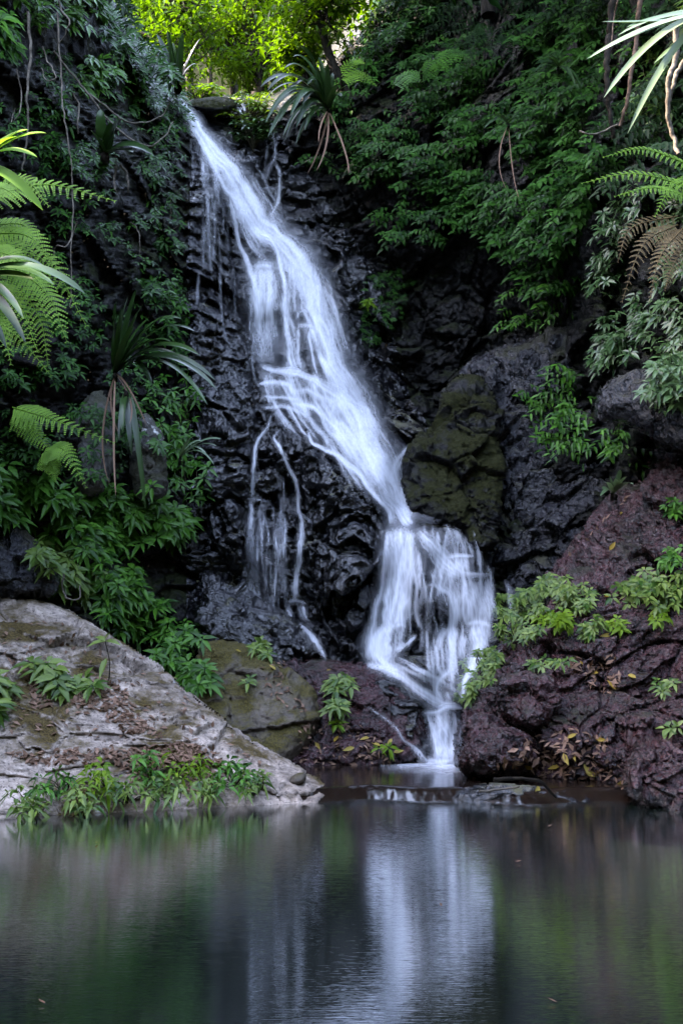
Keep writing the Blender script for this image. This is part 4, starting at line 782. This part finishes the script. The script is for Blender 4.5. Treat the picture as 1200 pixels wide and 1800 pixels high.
strap((1075, 868), [(1054, 872, 15), (1102, 838, 10), (1090, 826, 5), (1062, 848, 8), (1112, 852, 15), (1070, 835, 0), (1082, 842, 5), (1058, 860, 12)], 9.7, .05, 'small bright grassy tuft on the crest of the red slope', SG, 'strappale')
strap((-45, 300), [(50, 228, 25), (82, 234, 30), (66, 276, 25), (76, 370, 40), (30, 240, 15)], 6.9, .085, 'green strap leaves reaching in above the bright fern frond at left', SG, 'fern')
strap((-65, 500), [(150, 516, 70), (76, 466, 40), (46, 602, 60), (60, 492, 30), (42, 560, 60), (12, 612, 40), (95, 500, 55)], 6.5, .075, 'long glossy strap leaves reaching in across the ferns at left', SG, 'strap')
strap((1300, 20), [(1030, 104, 35), (1085, 62, 30), (1056, 38, -25), (1148, 112, 20), (1100, 48, 15), (1180, -10, 0), (1035, 102, 25), (1060, 172, 90), (1102, 235, 110)], 5.6, .058, 'large pale strap leaves reaching in at the top right corner', SG, 'strappale', toward=.3)
strap((185, 272), [(178, 192, 0), (211, 208, 5), (270, 272, 25), (234, 268, 15), (196, 215, 0), (250, 262, 25), (160, 230, 5)], 11.2, .15, "broad upright bird's nest plant on the upper left wall", SG, 'strap')
strap((893, 218), [(855, 206, 15), (850, 226, 25), (874, 198, 5), (912, 205, 10), (866, 214, 18)], 12.0, .05, 'small strap plant with hanging brown stalks on the creeper wall', SG, dead=[(912, 350, -20), (891, 335, -10)])
strap((980, 118), [(938, 128, 25), (960, 98, 10), (1000, 100, 5), (945, 105, 20), (1010, 150, 15), (1022, 165, 20)], 11.6, .05, 'dark strap plant high on the right cliff, near the brown hanging root', SG)
FG = 'ferns on the gorge walls'
fern('bright fern with a long level frond at the left edge', [([(-30, 350), (80, 324), (202, 353)], (7.2, 7.3, 7.2), .115), ([(-20, 345), (40, 314), (86, 362)], (7.3, 7.3, 7.2), .10), ([(-40, 350), (0, 330), (38, 352)], (7.2, 7.1, 7.0), .09)], FG)
fern('drooping bright green fern under the level frond at the left edge', [([(-30, 412), (50, 415), (108, 478)], (7.3, 7.2, 7.1), .12), ([(-20, 430), (85, 462), (152, 572)], (7.5, 7.5, 7.4), .12), ([(10, 460), (82, 515), (118, 600)], (7.2, 7.1, 7.0), .12), ([(-30, 490), (30, 530), (66, 615)], (7.3, 7.2, 7.1), .10), ([(-30, 440), (20, 450), (75, 500)], (7.1, 7.0, 6.9), .11), ([(-30, 520), (0, 560), (20, 640)], (7.3, 7.2, 7.1), .1), ([(-40, 400), (40, 395), (70, 440)], (7.5, 7.5, 7.4), .1), ([(20, 480), (70, 560), (85, 640)], (7.6, 7.6, 7.5), .11), ([(-20, 460), (50, 470), (130, 520)], (7.7, 7.6, 7.5), .11), ([(-30, 560), (30, 590), (90, 660)], (7.7, 7.6, 7.5), .1)], FG)
fern('long green fern frond hanging over the mossy rocks, left bank', [([(22, 716), (95, 738), (200, 778)], (9.2, 9.0, 8.9), .12), ([(25, 720), (60, 760), (95, 800)], (9.2, 9.1, 9.0), .10)], FG)
fern('short drooping fern just left of the white lichen patch', [([(75, 798), (112, 790), (152, 856)], (9.2, 9.0, 8.9), .12), ([(78, 795), (92, 815), (98, 845)], (9.2, 9.1, 9.0), .09)], FG)
fern('pale fern reaching out from the right cliff shrubs', [([(1215, 330), (1115, 305), (1022, 322)], (8.6, 8.5, 8.4), .085), ([(1210, 290), (1130, 262), (1060, 276)], (8.7, 8.6, 8.5), .07), ([(1215, 350), (1150, 330), (1080, 345)], (8.6, 8.4, 8.3), .08), ([(1230, 310), (1180, 330), (1150, 380)], (8.5, 8.3, 8.2), .08)], FG)
fern('withered tan fern drooping among the right cliff shrubs', [([(1190, 395), (1130, 430), (1092, 530)], (8.4, 8.2, 8.1), .09), ([(1200, 400), (1160, 450), (1140, 530)], (8.4, 8.1, 8.0), .085), ([(1190, 380), (1110, 400), (1085, 460)], (8.5, 8.3, 8.2), .08), ([(1210, 420), (1180, 470), (1168, 510)], (8.4, 8.1, 8.0), .08)], FG, 'deadfern')
fern('small feathery fern high beside the arching plant', [([(600, 135), (622, 108), (640, 112)], (15.4, 15.3, 15.2), .14), ([(600, 140), (630, 130), (660, 150)], (15.4, 15.3, 15.2), .14)], FG, dens=6, npin=14)
fern('dark fern fronds at the top of the creeper wall', [([(740, 130), (765, 112), (800, 128)], (14.3, 14.2, 14.1), .16), ([(760, 108), (800, 92), (830, 105)], (14.2, 14.1, 14), .16), ([(690, 150), (720, 130), (745, 145)], (14.6, 14.5, 14.4), .15)], FG, 'shrub', dens=6, npin=14)
fern('grey-green drooping fern under the top of the right cliff', [([(830, 60), (850, 50), (870, 110)], (13.4, 13.3, 13.2), .18), ([(850, 50), (835, 70), (820, 120)], (13.4, 13.3, 13.2), .16), ([(880, 60), (890, 75), (905, 130)], (13.4, 13.3, 13.2), .15)], FG, 'tiny', dens=6, npin=14, hang=.6)

# ------------------------------------------------------------------ shrubs, herbs, climbers one can tell apart
LB = 'broad-leaved shrubs on the left bank'
bush('shrub', 'dark blue-green shrub spreading under the lower ferns at the left edge', 'shrub', [(50, 890, 80, 45), (-20, 880, 60, 40)], .17, 'shrub', .35, 46, LB, n=7, r=.35)
bush('shrub', 'shrub below the white lichen patch, spilling right', 'shrub', [(150, 925, 70, 40), (215, 920, 45, 40)], .16, 'shrub', .35, 40, LB, n=7, r=.45)
bush('shrub', 'glossy shrub with big leaves under the hanging strap leaf', 'shrub', [(265, 920, 55, 50), (310, 935, 30, 25)], .17, 'shrub', .35, 36, LB, n=7, r=.5)
bush('shrub', 'yellow-green shrub hanging in front of the dark boulder at left', 'shrub', [(140, 1015, 42, 50), (105, 985, 30, 25)], .13, 'herb', .3, 36, LB, n=7, r=.35)
bush('shrub', 'green shrub between the yellow-green shrub and the black rock', 'shrub', [(205, 1020, 50, 55), (180, 965, 40, 30)], .15, 'shrub', .35, 40, LB, n=7)
bush('shrub', 'shrub trailing down along the back edge of the pale boulder', 'shrub', [(250, 1090, 50, 45), (215, 1075, 30, 35)], .15, 'shrub', .3, 36, LB, n=7)
bush('shrub', 'lowest shrub of the left bank, ending at the brown boulder', 'shrub', [(320, 1140, 50, 42), (345, 1200, 28, 26), (300, 1170, 25, 30)], .15, 'shrub', .3, 26, LB, n=7)
bush('shrub', 'glossy shrub around the pale strap tuft beside the black wall', 'shrub', [(310, 720, 45, 50), (335, 850, 45, 40), (300, 790, 35, 40)], .13, 'shrub', .25, 26, LB, n=6, r=.3)
bush('shrub', 'dark shrub beside the tips of the big strap plant', 'shrub', [(300, 580, 40, 40), (290, 530, 30, 22)], .12, 'creeper', .25, 26, LB, n=6)
bush('shrub', 'small-leaved creeping shrub high on the black wall edge', 'shrub', [(290, 390, 30, 45), (275, 310, 25, 30), (295, 440, 26, 14), (290, 250, 26, 30)], .12, 'creeper', .2, 16, LB, n=6)
TL = 'shrubs on the upper left wall'
bush('shrub', 'leafy shrub at the very top left corner', 'shrub', [(30, 25, 45, 30), (80, 55, 40, 30), (20, 90, 22, 14)], .17, 'shrub', .5, 20, TL, n=7)
bush('shrub', 'pale-leaved shrub overhanging at the top left, right of the corner', 'shrub', [(140, 15, 50, 25), (135, 60, 30, 22), (175, 30, 20, 25)], .17, 'shrub', .5, 18, TL, n=7, r=.8)
bush('shrub', 'leafy twig cluster below the upper left twigs', 'shrub', [(185, 145, 40, 22), (165, 165, 30, 14)], .17, 'shrub', .35, 18, TL, n=7, r=.7)
bush('shrub', 'thin leaf sprigs halfway up the left wall', 'shrub', [(110, 215, 25, 18), (155, 300, 40, 18), (95, 270, 25, 12)], .13, 'creeper', .2, 14, TL, n=6)
bush('shrub', 'dark layered foliage lining the left cliff edge', 'shrub', [(215, 90, 35, 30), (255, 130, 35, 25), (230, 180, 50, 25), (285, 185, 25, 25)], .16, 'creeper', .3, 22, TL, n=6)
SV = 'silvery shrubs on the right cliff'
bush('shrub', 'silvery shrub right of the withered fern', 'shrub', [(1180, 420, 40, 60), (1180, 510, 35, 40)], .115, 'silver', .35, 45, SV, n=6)
bush('shrub', 'silvery shrub left of the withered fern', 'shrub', [(1070, 440, 35, 45), (1060, 500, 30, 40), (1100, 380, 30, 30)], .113, 'silver', .35, 36, SV, n=6, r=.4)
bush('shrub', 'silvery shrub with long leaves just above the jutting grey rock', 'shrub', [(1085, 600, 45, 30), (1065, 640, 30, 25), (1120, 570, 30, 25)], .117, 'silver', .35, 39, SV, n=6)
bush('shrub', 'silvery shrub hanging over the right end of the jutting grey rock', 'shrub', [(1160, 600, 45, 45), (1160, 690, 40, 40), (1190, 650, 30, 60)], .117, 'silver', .35, 45, SV, n=6, r=.7)
bush('shrub', 'bright green shrub behind the brown hanging root, upper right', 'shrub', [(1150, 150, 45, 50), (1130, 215, 40, 35), (1180, 60, 40, 50)], .12, 'herb', .3, 34, SV, n=6, r=.2)
bush('shrub', 'dark shrub filling the corner behind the large strap leaves', 'shrub', [(1090, 90, 40, 60), (1060, 30, 40, 40)], .13, 'shrub', .3, 30, SV, n=6)
CG = 'leafy climbers on the right-hand rocks'
bush('climber', 'green climber trailing over the middle of the fissured slab', 'climber', [(945, 705, 40, 22), (985, 720, 40, 28), (975, 755, 25, 25), (985, 670, 18, 14), (990, 790, 12, 8)], .11, 'shrub', .2, 16, CG, n=6, style='spray')
bush('climber', 'green climber under the jutting grey rock', 'climber', [(1075, 770, 28, 14), (1090, 790, 18, 16)], .11, 'shrub', .15, 12, CG, n=6, style='spray')
bush('climber', 'lowest sprigs of creeper hanging over the dark hollow', 'climber', [(930, 520, 50, 22), (905, 570, 28, 14), (960, 550, 25, 14)], .11, 'shrub', .2, 14, CG, n=6, style='spray')
bush('climber', 'bright leaf tuft on the mossy wall right of the chute', 'climber', [(650, 537, 14, 6)], .12, 'lime', .1, 6, CG, n=5)
RG = 'leafy herbs on the red rock slope'
bush('herb', 'dense light green herb on the crest of the red slope beside the cascade', 'herb', [(895, 1075, 34, 30), (930, 1065, 34, 24), (905, 1110, 40, 26), (965, 1035, 28, 14)], .075, 'herb', .18, 40, RG, n=7, wr=.44)
bush('herb', 'light green herb hanging at the edge of the red slope over the white water', 'herb', [(835, 1190, 32, 26), (850, 1165, 24, 18), (815, 1222, 16, 14)], .075, 'herb', .18, 28, RG, n=7, wr=.44)
bush('herb', 'small herb with a long blade beside the dense light green herb', 'herb', [(985, 1100, 16, 10), (965, 1090, 22, 12)], .087, 'lime', .14, 11, RG, n=6, wr=.44)
bush('herb', 'round herb in the middle of the red slope', 'herb', [(1035, 1108, 20, 16)], .075, 'herb', .15, 19, RG, n=7, wr=.44)
bush('herb', 'herb sprigs trailing across the upper red slope', 'herb', [(1010, 1048, 26, 14), (1025, 1072, 18, 10), (990, 1057, 18, 10)], .075, 'herb', .14, 14, RG, n=6, wr=.44)
bush('herb', 'wide leafy herb near the right edge of the red slope', 'herb', [(1105, 1050, 36, 20), (1160, 1055, 34, 22), (1130, 1030, 30, 14), (1190, 1040, 20, 20)], .087, 'herb', .2, 22, RG, n=6, wr=.44)
bush('herb', 'yellowing herb sprig below the wide leafy herb', 'herb', [(1080, 1105, 16, 10), (1150, 1085, 14, 14)], .081, 'lime', .12, 10, RG, n=5, wr=.44)
bush('herb', 'herb growing at the dark upper right edge of the slope', 'herb', [(1175, 985, 26, 16), (1180, 900, 16, 14)], .081, 'shrub', .15, 14, RG, n=6, wr=.44)
bush('herb', 'long-stemmed seedling on the lower right slope', 'herb', [(1165, 1210, 18, 14)], .081, 'herb', .12, 8, RG, n=5, wr=.44)
bush('herb', 'drooping two-leaved seedling right above the dark hollow', 'herb', [(1174, 1285, 10, 8)], .087, 'herb', .1, 4, RG, n=4, wr=.44)
bush('herb', 'little green sprig below the round cluster, middle of the slope', 'herb', [(940, 1168, 14, 10), (982, 1170, 12, 5)], .09, 'herb', .1, 5, RG, n=6)
MG = 'small herbs on the boulders in the middle'
bush('herb', 'bright green herb on top of the brown mossy boulder', 'herb', [(462, 1147, 20, 16)], .12, 'herb', .15, 12, MG, n=6)
bush('herb', 'bright green herb between the brown and the purplish boulder', 'herb', [(595, 1213, 24, 16), (590, 1248, 8, 5)], .12, 'herb', .18, 13, MG, n=6)
bush('herb', 'tiny sprout on the moss of the brown boulder', 'herb', [(440, 1199, 9, 6)], .11, 'herb', .08, 3, MG, n=5)
bush('herb', 'tiny sprout at the foot of the purplish boulder', 'herb', [(589, 1274, 7, 4), (676, 1318, 12, 6)], .10, 'lime', .06, 3, MG, n=5)
PG = 'herbs on the pale boulder'
bush('herb', 'leafy herb in the leaf litter halfway up the pale boulder', 'herb', [(80, 1182, 26, 10), (110, 1212, 18, 16), (150, 1210, 18, 8)], .16, 'herb', .14, 8, PG, n=6)
bush('herb', 'herb at the left edge of the photo on the pale boulder', 'herb', [(2, 1215, 24, 12), (2, 1255, 22, 16)], .17, 'herb', .15, 8, PG, n=6)
for k, (u, v, lab) in enumerate(((62, 1415, 'leftmost herb of the waterside patch, under the bare rock'), (105, 1385, 'arching light-tipped herb of the waterside patch, second from the left'), (150, 1410, 'low herb of the waterside patch touching its mirror image'), (185, 1375, 'taller herb of the waterside patch below the litter ledge'), (225, 1400, 'broad herb in the middle of the waterside patch'), (265, 1355, 'upper herb of the waterside patch standing in dry leaves'), (300, 1395, 'low dense herb in the waterside patch, right of the middle'), (335, 1350, 'upper right herb of the waterside patch at the litter edge'), (370, 1390, 'wide glossy herb on the right half of the waterside patch'), (410, 1370, 'large-leaved herb near the right end of the waterside patch'), (448, 1385, 'last herb of the waterside patch at its right end'))):
    bush('herb', lab, 'herb', [(u, v, 32, 24)], (.13, .10, .115)[k % 3], ('herb', 'shrub', 'herb', 'lime')[k % 4], .22, 16, 'herbs of the waterside patch', n=4, lift=.7, droop=.75, tangle=1, wr=.27, wild=.9)
# the sapling on the pale boulder
b, _ = hit(191, 1198); o = empty('sapling', b, 'slim sapling with three leaves standing on the pale boulder', 'sapling'); tp = b+np.array([-.02, -.03, .33]); tb = Tubes(); tb.add(curve([b-[0, 0, .03], b+[.01, 0, .15], tp], 8), .006, .004, 5); lv = Leaves()
for d in ((-1, -.2, .0), (.9, -.3, .1), (-.3, -.6, -.9), (.3, -.4, .6), (-.5, .3, .4)): lv.add(tp if d[2] > -.5 else b+np.array([-.01, -.03, .19]), np.array(d), np.array([0, -.6, .8]), .15, .055, .35, .8)
put('stem', tb.mesh('stem', M['bark']), parent=o); put('foliage', lv.mesh('foliage', M['herb']), parent=o)

# ------------------------------------------------------------------ uncountable cover
def cover(name, label, polys, n, L, m, style, thr, sc, off=.05, depth=.25, cat='creeper', nl=7, wr=.38, tier=0):
    lv = Leaves(); lo = np.min([np.min(p, 0) for p in polys], 0); hi = np.max([np.max(p, 0) for p in polys], 0); U = RN.uniform(lo[0], hi[0], n*6); V = RN.uniform(lo[1], hi[1], n*6)
    ok = np.zeros(len(U), bool)
    for p in polys: ok |= inpoly(U, V, p)
    dn = fbm(np.stack([U*sc, V*sc, 0*U+3.3], 1), 3); ok &= dn > thr; U, V = U[ok][:n], V[ok][:n]
    if tier: V = V-((V+9*np.sin(U*.021)+7*np.sin(U*.05+1)) % tier)*.62
    for u, v in zip(U, V):
        l, nn = hit(u, v); p = l+nrm(nn)*.02+np.array([0, -1, .15])*(off+R.random()*depth); ax = nrm(nrm(nn)*.4+np.array([R.uniform(-.3, .3), -.7, .7])); s_ = L*R.uniform(.75, 1.2); tone = R.random()*.8+.1
        if style == 'spray': lv.spray(p, np.array([R.choice((-1, -1, 1))*R.uniform(.4, 1), -.45, R.uniform(-.55, .05)]), ax, nl, s_, wr, tone)
        else: lv.whorl(p, ax, nl, s_, wr, .2, .35, tone)
    put(name, lv.mesh(name, M[m]), kind='stuff', label=label, cat=cat)
cover('creeper', 'dense green creeper hanging in tiers over the right cliff', [[(560, 200), (640, 130), (760, 100), (900, 70), (1050, 0), (1060, 330), (1040, 420), (1010, 520), (950, 540), (920, 500), (850, 430), (800, 395), (765, 440), (705, 440), (650, 400), (620, 325), (545, 320), (540, 260)]], 1900, .102, 'creeper', 'spray', -.07, .012, nl=6, wr=.58, tier=30)
cover('undergrowth', 'small leaves and seedlings scattered over the dark left wall', [[(-40, 100), (200, 100), (330, 230), (320, 460), (330, 640), (200, 870), (-40, 900)]], 1100, .085, 'creeper', 'whorl', -.02, .015, depth=.12, cat='undergrowth', nl=5)
cover('undergrowth', 'small ferny growth over the top of the right cliff', [[(620, 60), (700, -20), (1250, -60), (1250, 350), (1060, 330), (1050, 60), (760, 100), (650, 130)]], 600, .11, 'tiny', 'spray', -.1, .015, cat='undergrowth')
cover('undergrowth', 'dark layered leaves along the left cliff edge beside the forest', [[(150, -40), (200, -10), (240, 50), (275, 105), (320, 175), (340, 230), (300, 240), (240, 170), (190, 90)]], 330, .14, 'creeper', 'whorl', -.6, .02, off=.05, depth=.3, cat='undergrowth', nl=7)
cover('undergrowth', 'leafy growth along the right cliff rim beside the forest', [[(610, 150), (640, 60), (680, -40), (800, -40), (760, 60), (680, 120), (640, 180)]], 420, .14, 'creeper', 'whorl', -.25, .02, off=.05, depth=.35, cat='undergrowth', nl=7)
cover('moss', 'feathery green moss on the wall right of the chute', [[(640, 490), (700, 470), (730, 500), (700, 560), (660, 610), (630, 600), (635, 540)]], 260, .05, 'creeper', 'whorl', -.2, .03, off=.01, depth=.05, cat='moss', nl=5)

# leaf litter
def litter(label, polys, n, L, m='dry', thr=-.1, sc=.02):
    lv = Leaves(); lo = np.min([np.min(p, 0) for p in polys], 0); hi = np.max([np.max(p, 0) for p in polys], 0); U = RN.uniform(lo[0], hi[0], n*6); V = RN.uniform(lo[1], hi[1], n*6); ok = np.zeros(len(U), bool)
    for p in polys: ok |= inpoly(U, V, p)
    ok &= fbm(np.stack([U*sc, V*sc*1.6, 0*U+8.3], 1), 3) > thr; U, V = U[ok][:n], V[ok][:n]
    for u, v in zip(U, V):
        l, nn = hit(u, v); a = nrm(nn+np.array([R.gauss(0, .3), R.gauss(0, .3), .3+R.gauss(0, .3)])); d = nrm(np.cross(a, [R.gauss(0, 1), R.gauss(0, 1), R.gauss(0, 1)])); l_ = L*R.uniform(.5, 1.2)
        lv.add(l+nn*.012-d*l_*.5, d, a, l_, l_*R.uniform(.28, .5), R.uniform(-.1, .25))
    put('leaf_litter', lv.mesh('leaf_litter', M[m], 3), kind='stuff', label=label, cat='leaf litter')
litter('dry pinkish leaves caught in the hollows of the pale boulder', [[(0, 1158), (60, 1170), (120, 1220), (180, 1190), (225, 1215), (240, 1260), (290, 1300), (235, 1300), (180, 1250), (120, 1235), (60, 1250), (40, 1180)], [(10, 1325), (120, 1318), (230, 1318), (330, 1300), (400, 1340), (380, 1400), (250, 1390), (200, 1340), (60, 1345)]], 1300, .075, thr=-.3)
litter('sparse dry leaves over the face of the pale boulder', [[(0, 1060), (150, 1100), (300, 1180), (420, 1300), (480, 1370), (300, 1330), (100, 1300), (0, 1300)]], 260, .065, thr=-1)
litter('brown fallen leaves on the boulders in the middle', [[(440, 1165), (500, 1160), (540, 1250), (505, 1260), (470, 1215)], [(520, 1280), (600, 1260), (660, 1290), (700, 1310), (690, 1345), (530, 1345)]], 170, .07, thr=-.3)
litter('brown fallen leaves and bits on the right slope', [[(920, 1300), (1000, 1280), (1070, 1300), (1100, 1380), (1050, 1400), (960, 1370), (890, 1345), (840, 1370)], [(990, 1160), (1080, 1150), (1100, 1220), (1010, 1220)], [(1100, 880), (1120, 850), (960, 1020), (900, 1080)]], 420, .085, thr=-.35)
YL = [(417, 1145), (578, 1180), (592, 1300), (660, 1310), (684, 1306), (700, 1322), (1092, 902), (1068, 1045), (1075, 960), (995, 1335), (1010, 1330), (985, 1372), (1058, 1300), (1045, 1185), (1020, 1168), (1080, 1212), (1072, 1205), (940, 1390), (1090, 1375), (1040, 1360), (640, 1300), (478, 1175), (560, 1310), (612, 1316), (1063, 1118), (1030, 1350), (975, 1350), (1005, 1295), (1110, 1190), (925, 1345)]
for k, (u, v) in enumerate(YL):
    l, nn = hit(u, v); lv = Leaves(); a = nrm(nn+np.array([0, -.3, .3])); d = nrm(np.cross(a, [R.gauss(0, 1), R.gauss(0, 1), R.gauss(0, 1)])); L_ = R.uniform(.07, .12); lv.add(l+nn*.015-d*L_*.5, d, a, L_, L_*.4, .05)
    put('fallen_leaf', lv.mesh('fallen_leaf', M['yellow']), label='yellow fallen leaf on the wet rocks', cat='leaf', group='yellow fallen leaves', loc=l)

for u, v, m, lab in ((172, 1483, 'yellow', 'curled pale leaf floating on the pool at left'), (962, 1455, 'dry', 'small brown leaf floating on the pool at right'), (776, 1596, 'dry', 'tiny brown leaf floating in the reflection of the fall'), (905, 1517, 'dry', 'tiny dry leaf floating right of the reflected fall'), (80, 1768, 'dry', 'thin pale leaf floating at the lower left corner'), (978, 1766, 'dry', 'thin pale leaf floating near the bottom right')):
    Y = CH*F/(v-VH); l = np.array([(u-600)/F*Y, Y, .008]); lv = Leaves(); d = nrm(np.array([R.gauss(0, 1), R.gauss(0, .6), .1])); lv.add(l, d, np.array([R.gauss(0, .3), -.3, 1]), .035, .010, -.15)
    put('fallen_leaf', lv.mesh('fallen_leaf', M[m]), label=lab, cat='leaf', group='leaves floating on the pool', loc=l)
# hanging vines, roots and twigs
VG = 'bare vines on the upper left wall'
VN = [('long thin vine dropping straight down past the fern frond', [(100, 20), (108, 120), (112, 200), (125, 280), (128, 360), (126, 440), (124, 540)], 8.6, .008),
 ('pale twig looping down toward the chute', [(95, 90), (130, 135), (160, 170), (185, 205), (230, 245), (262, 257), (290, 240), (304, 214)], 11.3, .014),
 ('twig branching off above the loop', [(150, 160), (190, 190), (225, 215), (262, 213), (288, 200), (298, 180)], 11.5, .011),
 ('bent twig in the upper left tangle', [(100, -10), (110, 20), (123, 40), (115, 60), (105, 75)], 9.6, .010), ('grey vertical root along the left wall', [(50, 20), (55, 90), (48, 160), (50, 220), (40, 300)], 9.8, .016),
 ('thin curling vine left of the straight one', [(75, 80), (85, 110), (100, 135), (82, 140), (74, 120)], 9.4, .008), ('short curved root at mid height', [(130, 165), (138, 185), (138, 215), (137, 235)], 10.8, .012),
 ('pale crooked root near the cliff middle', [(205, 290), (202, 310), (202, 330), (206, 340)], 11.2, .016), ('pale arched root beside the crooked one', [(212, 290), (222, 305), (226, 325), (224, 340)], 11.2, .016),
 ('thin vine down the far left', [(30, 120), (38, 165), (34, 200), (20, 215), (28, 190)], 9.4, .007), ('crooked twig below the level frond', [(135, 390), (128, 415), (115, 435), (100, 432), (95, 450)], 8.8, .007),
 ('thin creeper stem near the small bare rock', [(230, 390), (240, 400), (246, 425), (245, 450)], 11.3, .007), ('brown curved stem in the yellow-green shrub', [(110, 1010), (112, 1040), (125, 1055), (140, 1050), (142, 1030)], 8.6, .009)]
for lab, P, Y, r in VN:
    tb = Tubes(); Q = curve([pt(u, v, Y+.05*math.sin(k*2.1)) for k, (u, v) in enumerate(P)], 40); Q = Q+np.stack([fbm(Q*9+k*3, 2) for k in range(3)], 1)*.02; tb.add(Q, r, r*.55, 6)
    put('vine', tb.mesh('vine', M['vine']), label=lab, cat='vine', group=VG, loc=Q[0])
for lab, P, Y, r, m in (('shaggy brown root hanging at the upper right', [(1125, -20), (1118, 60), (1108, 130), (1098, 190), (1086, 222)], 8.3, .022, 'root'), ('grey vine hanging in the right corner', [(1185, 30), (1186, 90), (1176, 140), (1172, 200), (1182, 240), (1190, 272)], 7.2, .022, 'vine'), ('second grey vine crossing in the right corner', [(1215, 90), (1195, 120), (1180, 150), (1174, 180)], 7.3, .02, 'vine'), ('thin curved tendril below the shaggy root', [(1086, 218), (1060, 230), (1035, 236), (1018, 230)], 8.3, .009, 'vine'), ('dark shaggy root behind the strap leaves', [(1075, -20), (1070, 60), (1066, 130), (1070, 190), (1078, 240)], 8.8, .03, 'bark'), ('thin brown stalk left of the shaggy root', [(1085, 0), (1078, 30), (1074, 80)], 8.4, .008, 'root'), ('fallen branch lying along the low ledge', [(868, 1370), (905, 1368), (945, 1372), (962, 1385), (978, 1402)], 7.4, .016, 'bark'), ('pale stick lying on the low ledge', [(842, 1391), (880, 1388), (912, 1384)], 7.35, .010, 'vine')):
    tb = Tubes(); Q = curve([pt(u, v, Y+.04*math.sin(k*2.1)) for k, (u, v) in enumerate(P)], 40); Q = Q+np.stack([fbm(Q*11+k*3, 2) for k in range(3)], 1)*r*1.2; tb.add(Q, r, r*.6, 7)
    nm = 'branch' if 'branch' in lab or 'stick' in lab else 'root' if 'root' in lab else 'vine'
    put(nm, tb.mesh(nm, M[m]), label=lab, cat=nm, loc=Q[0])
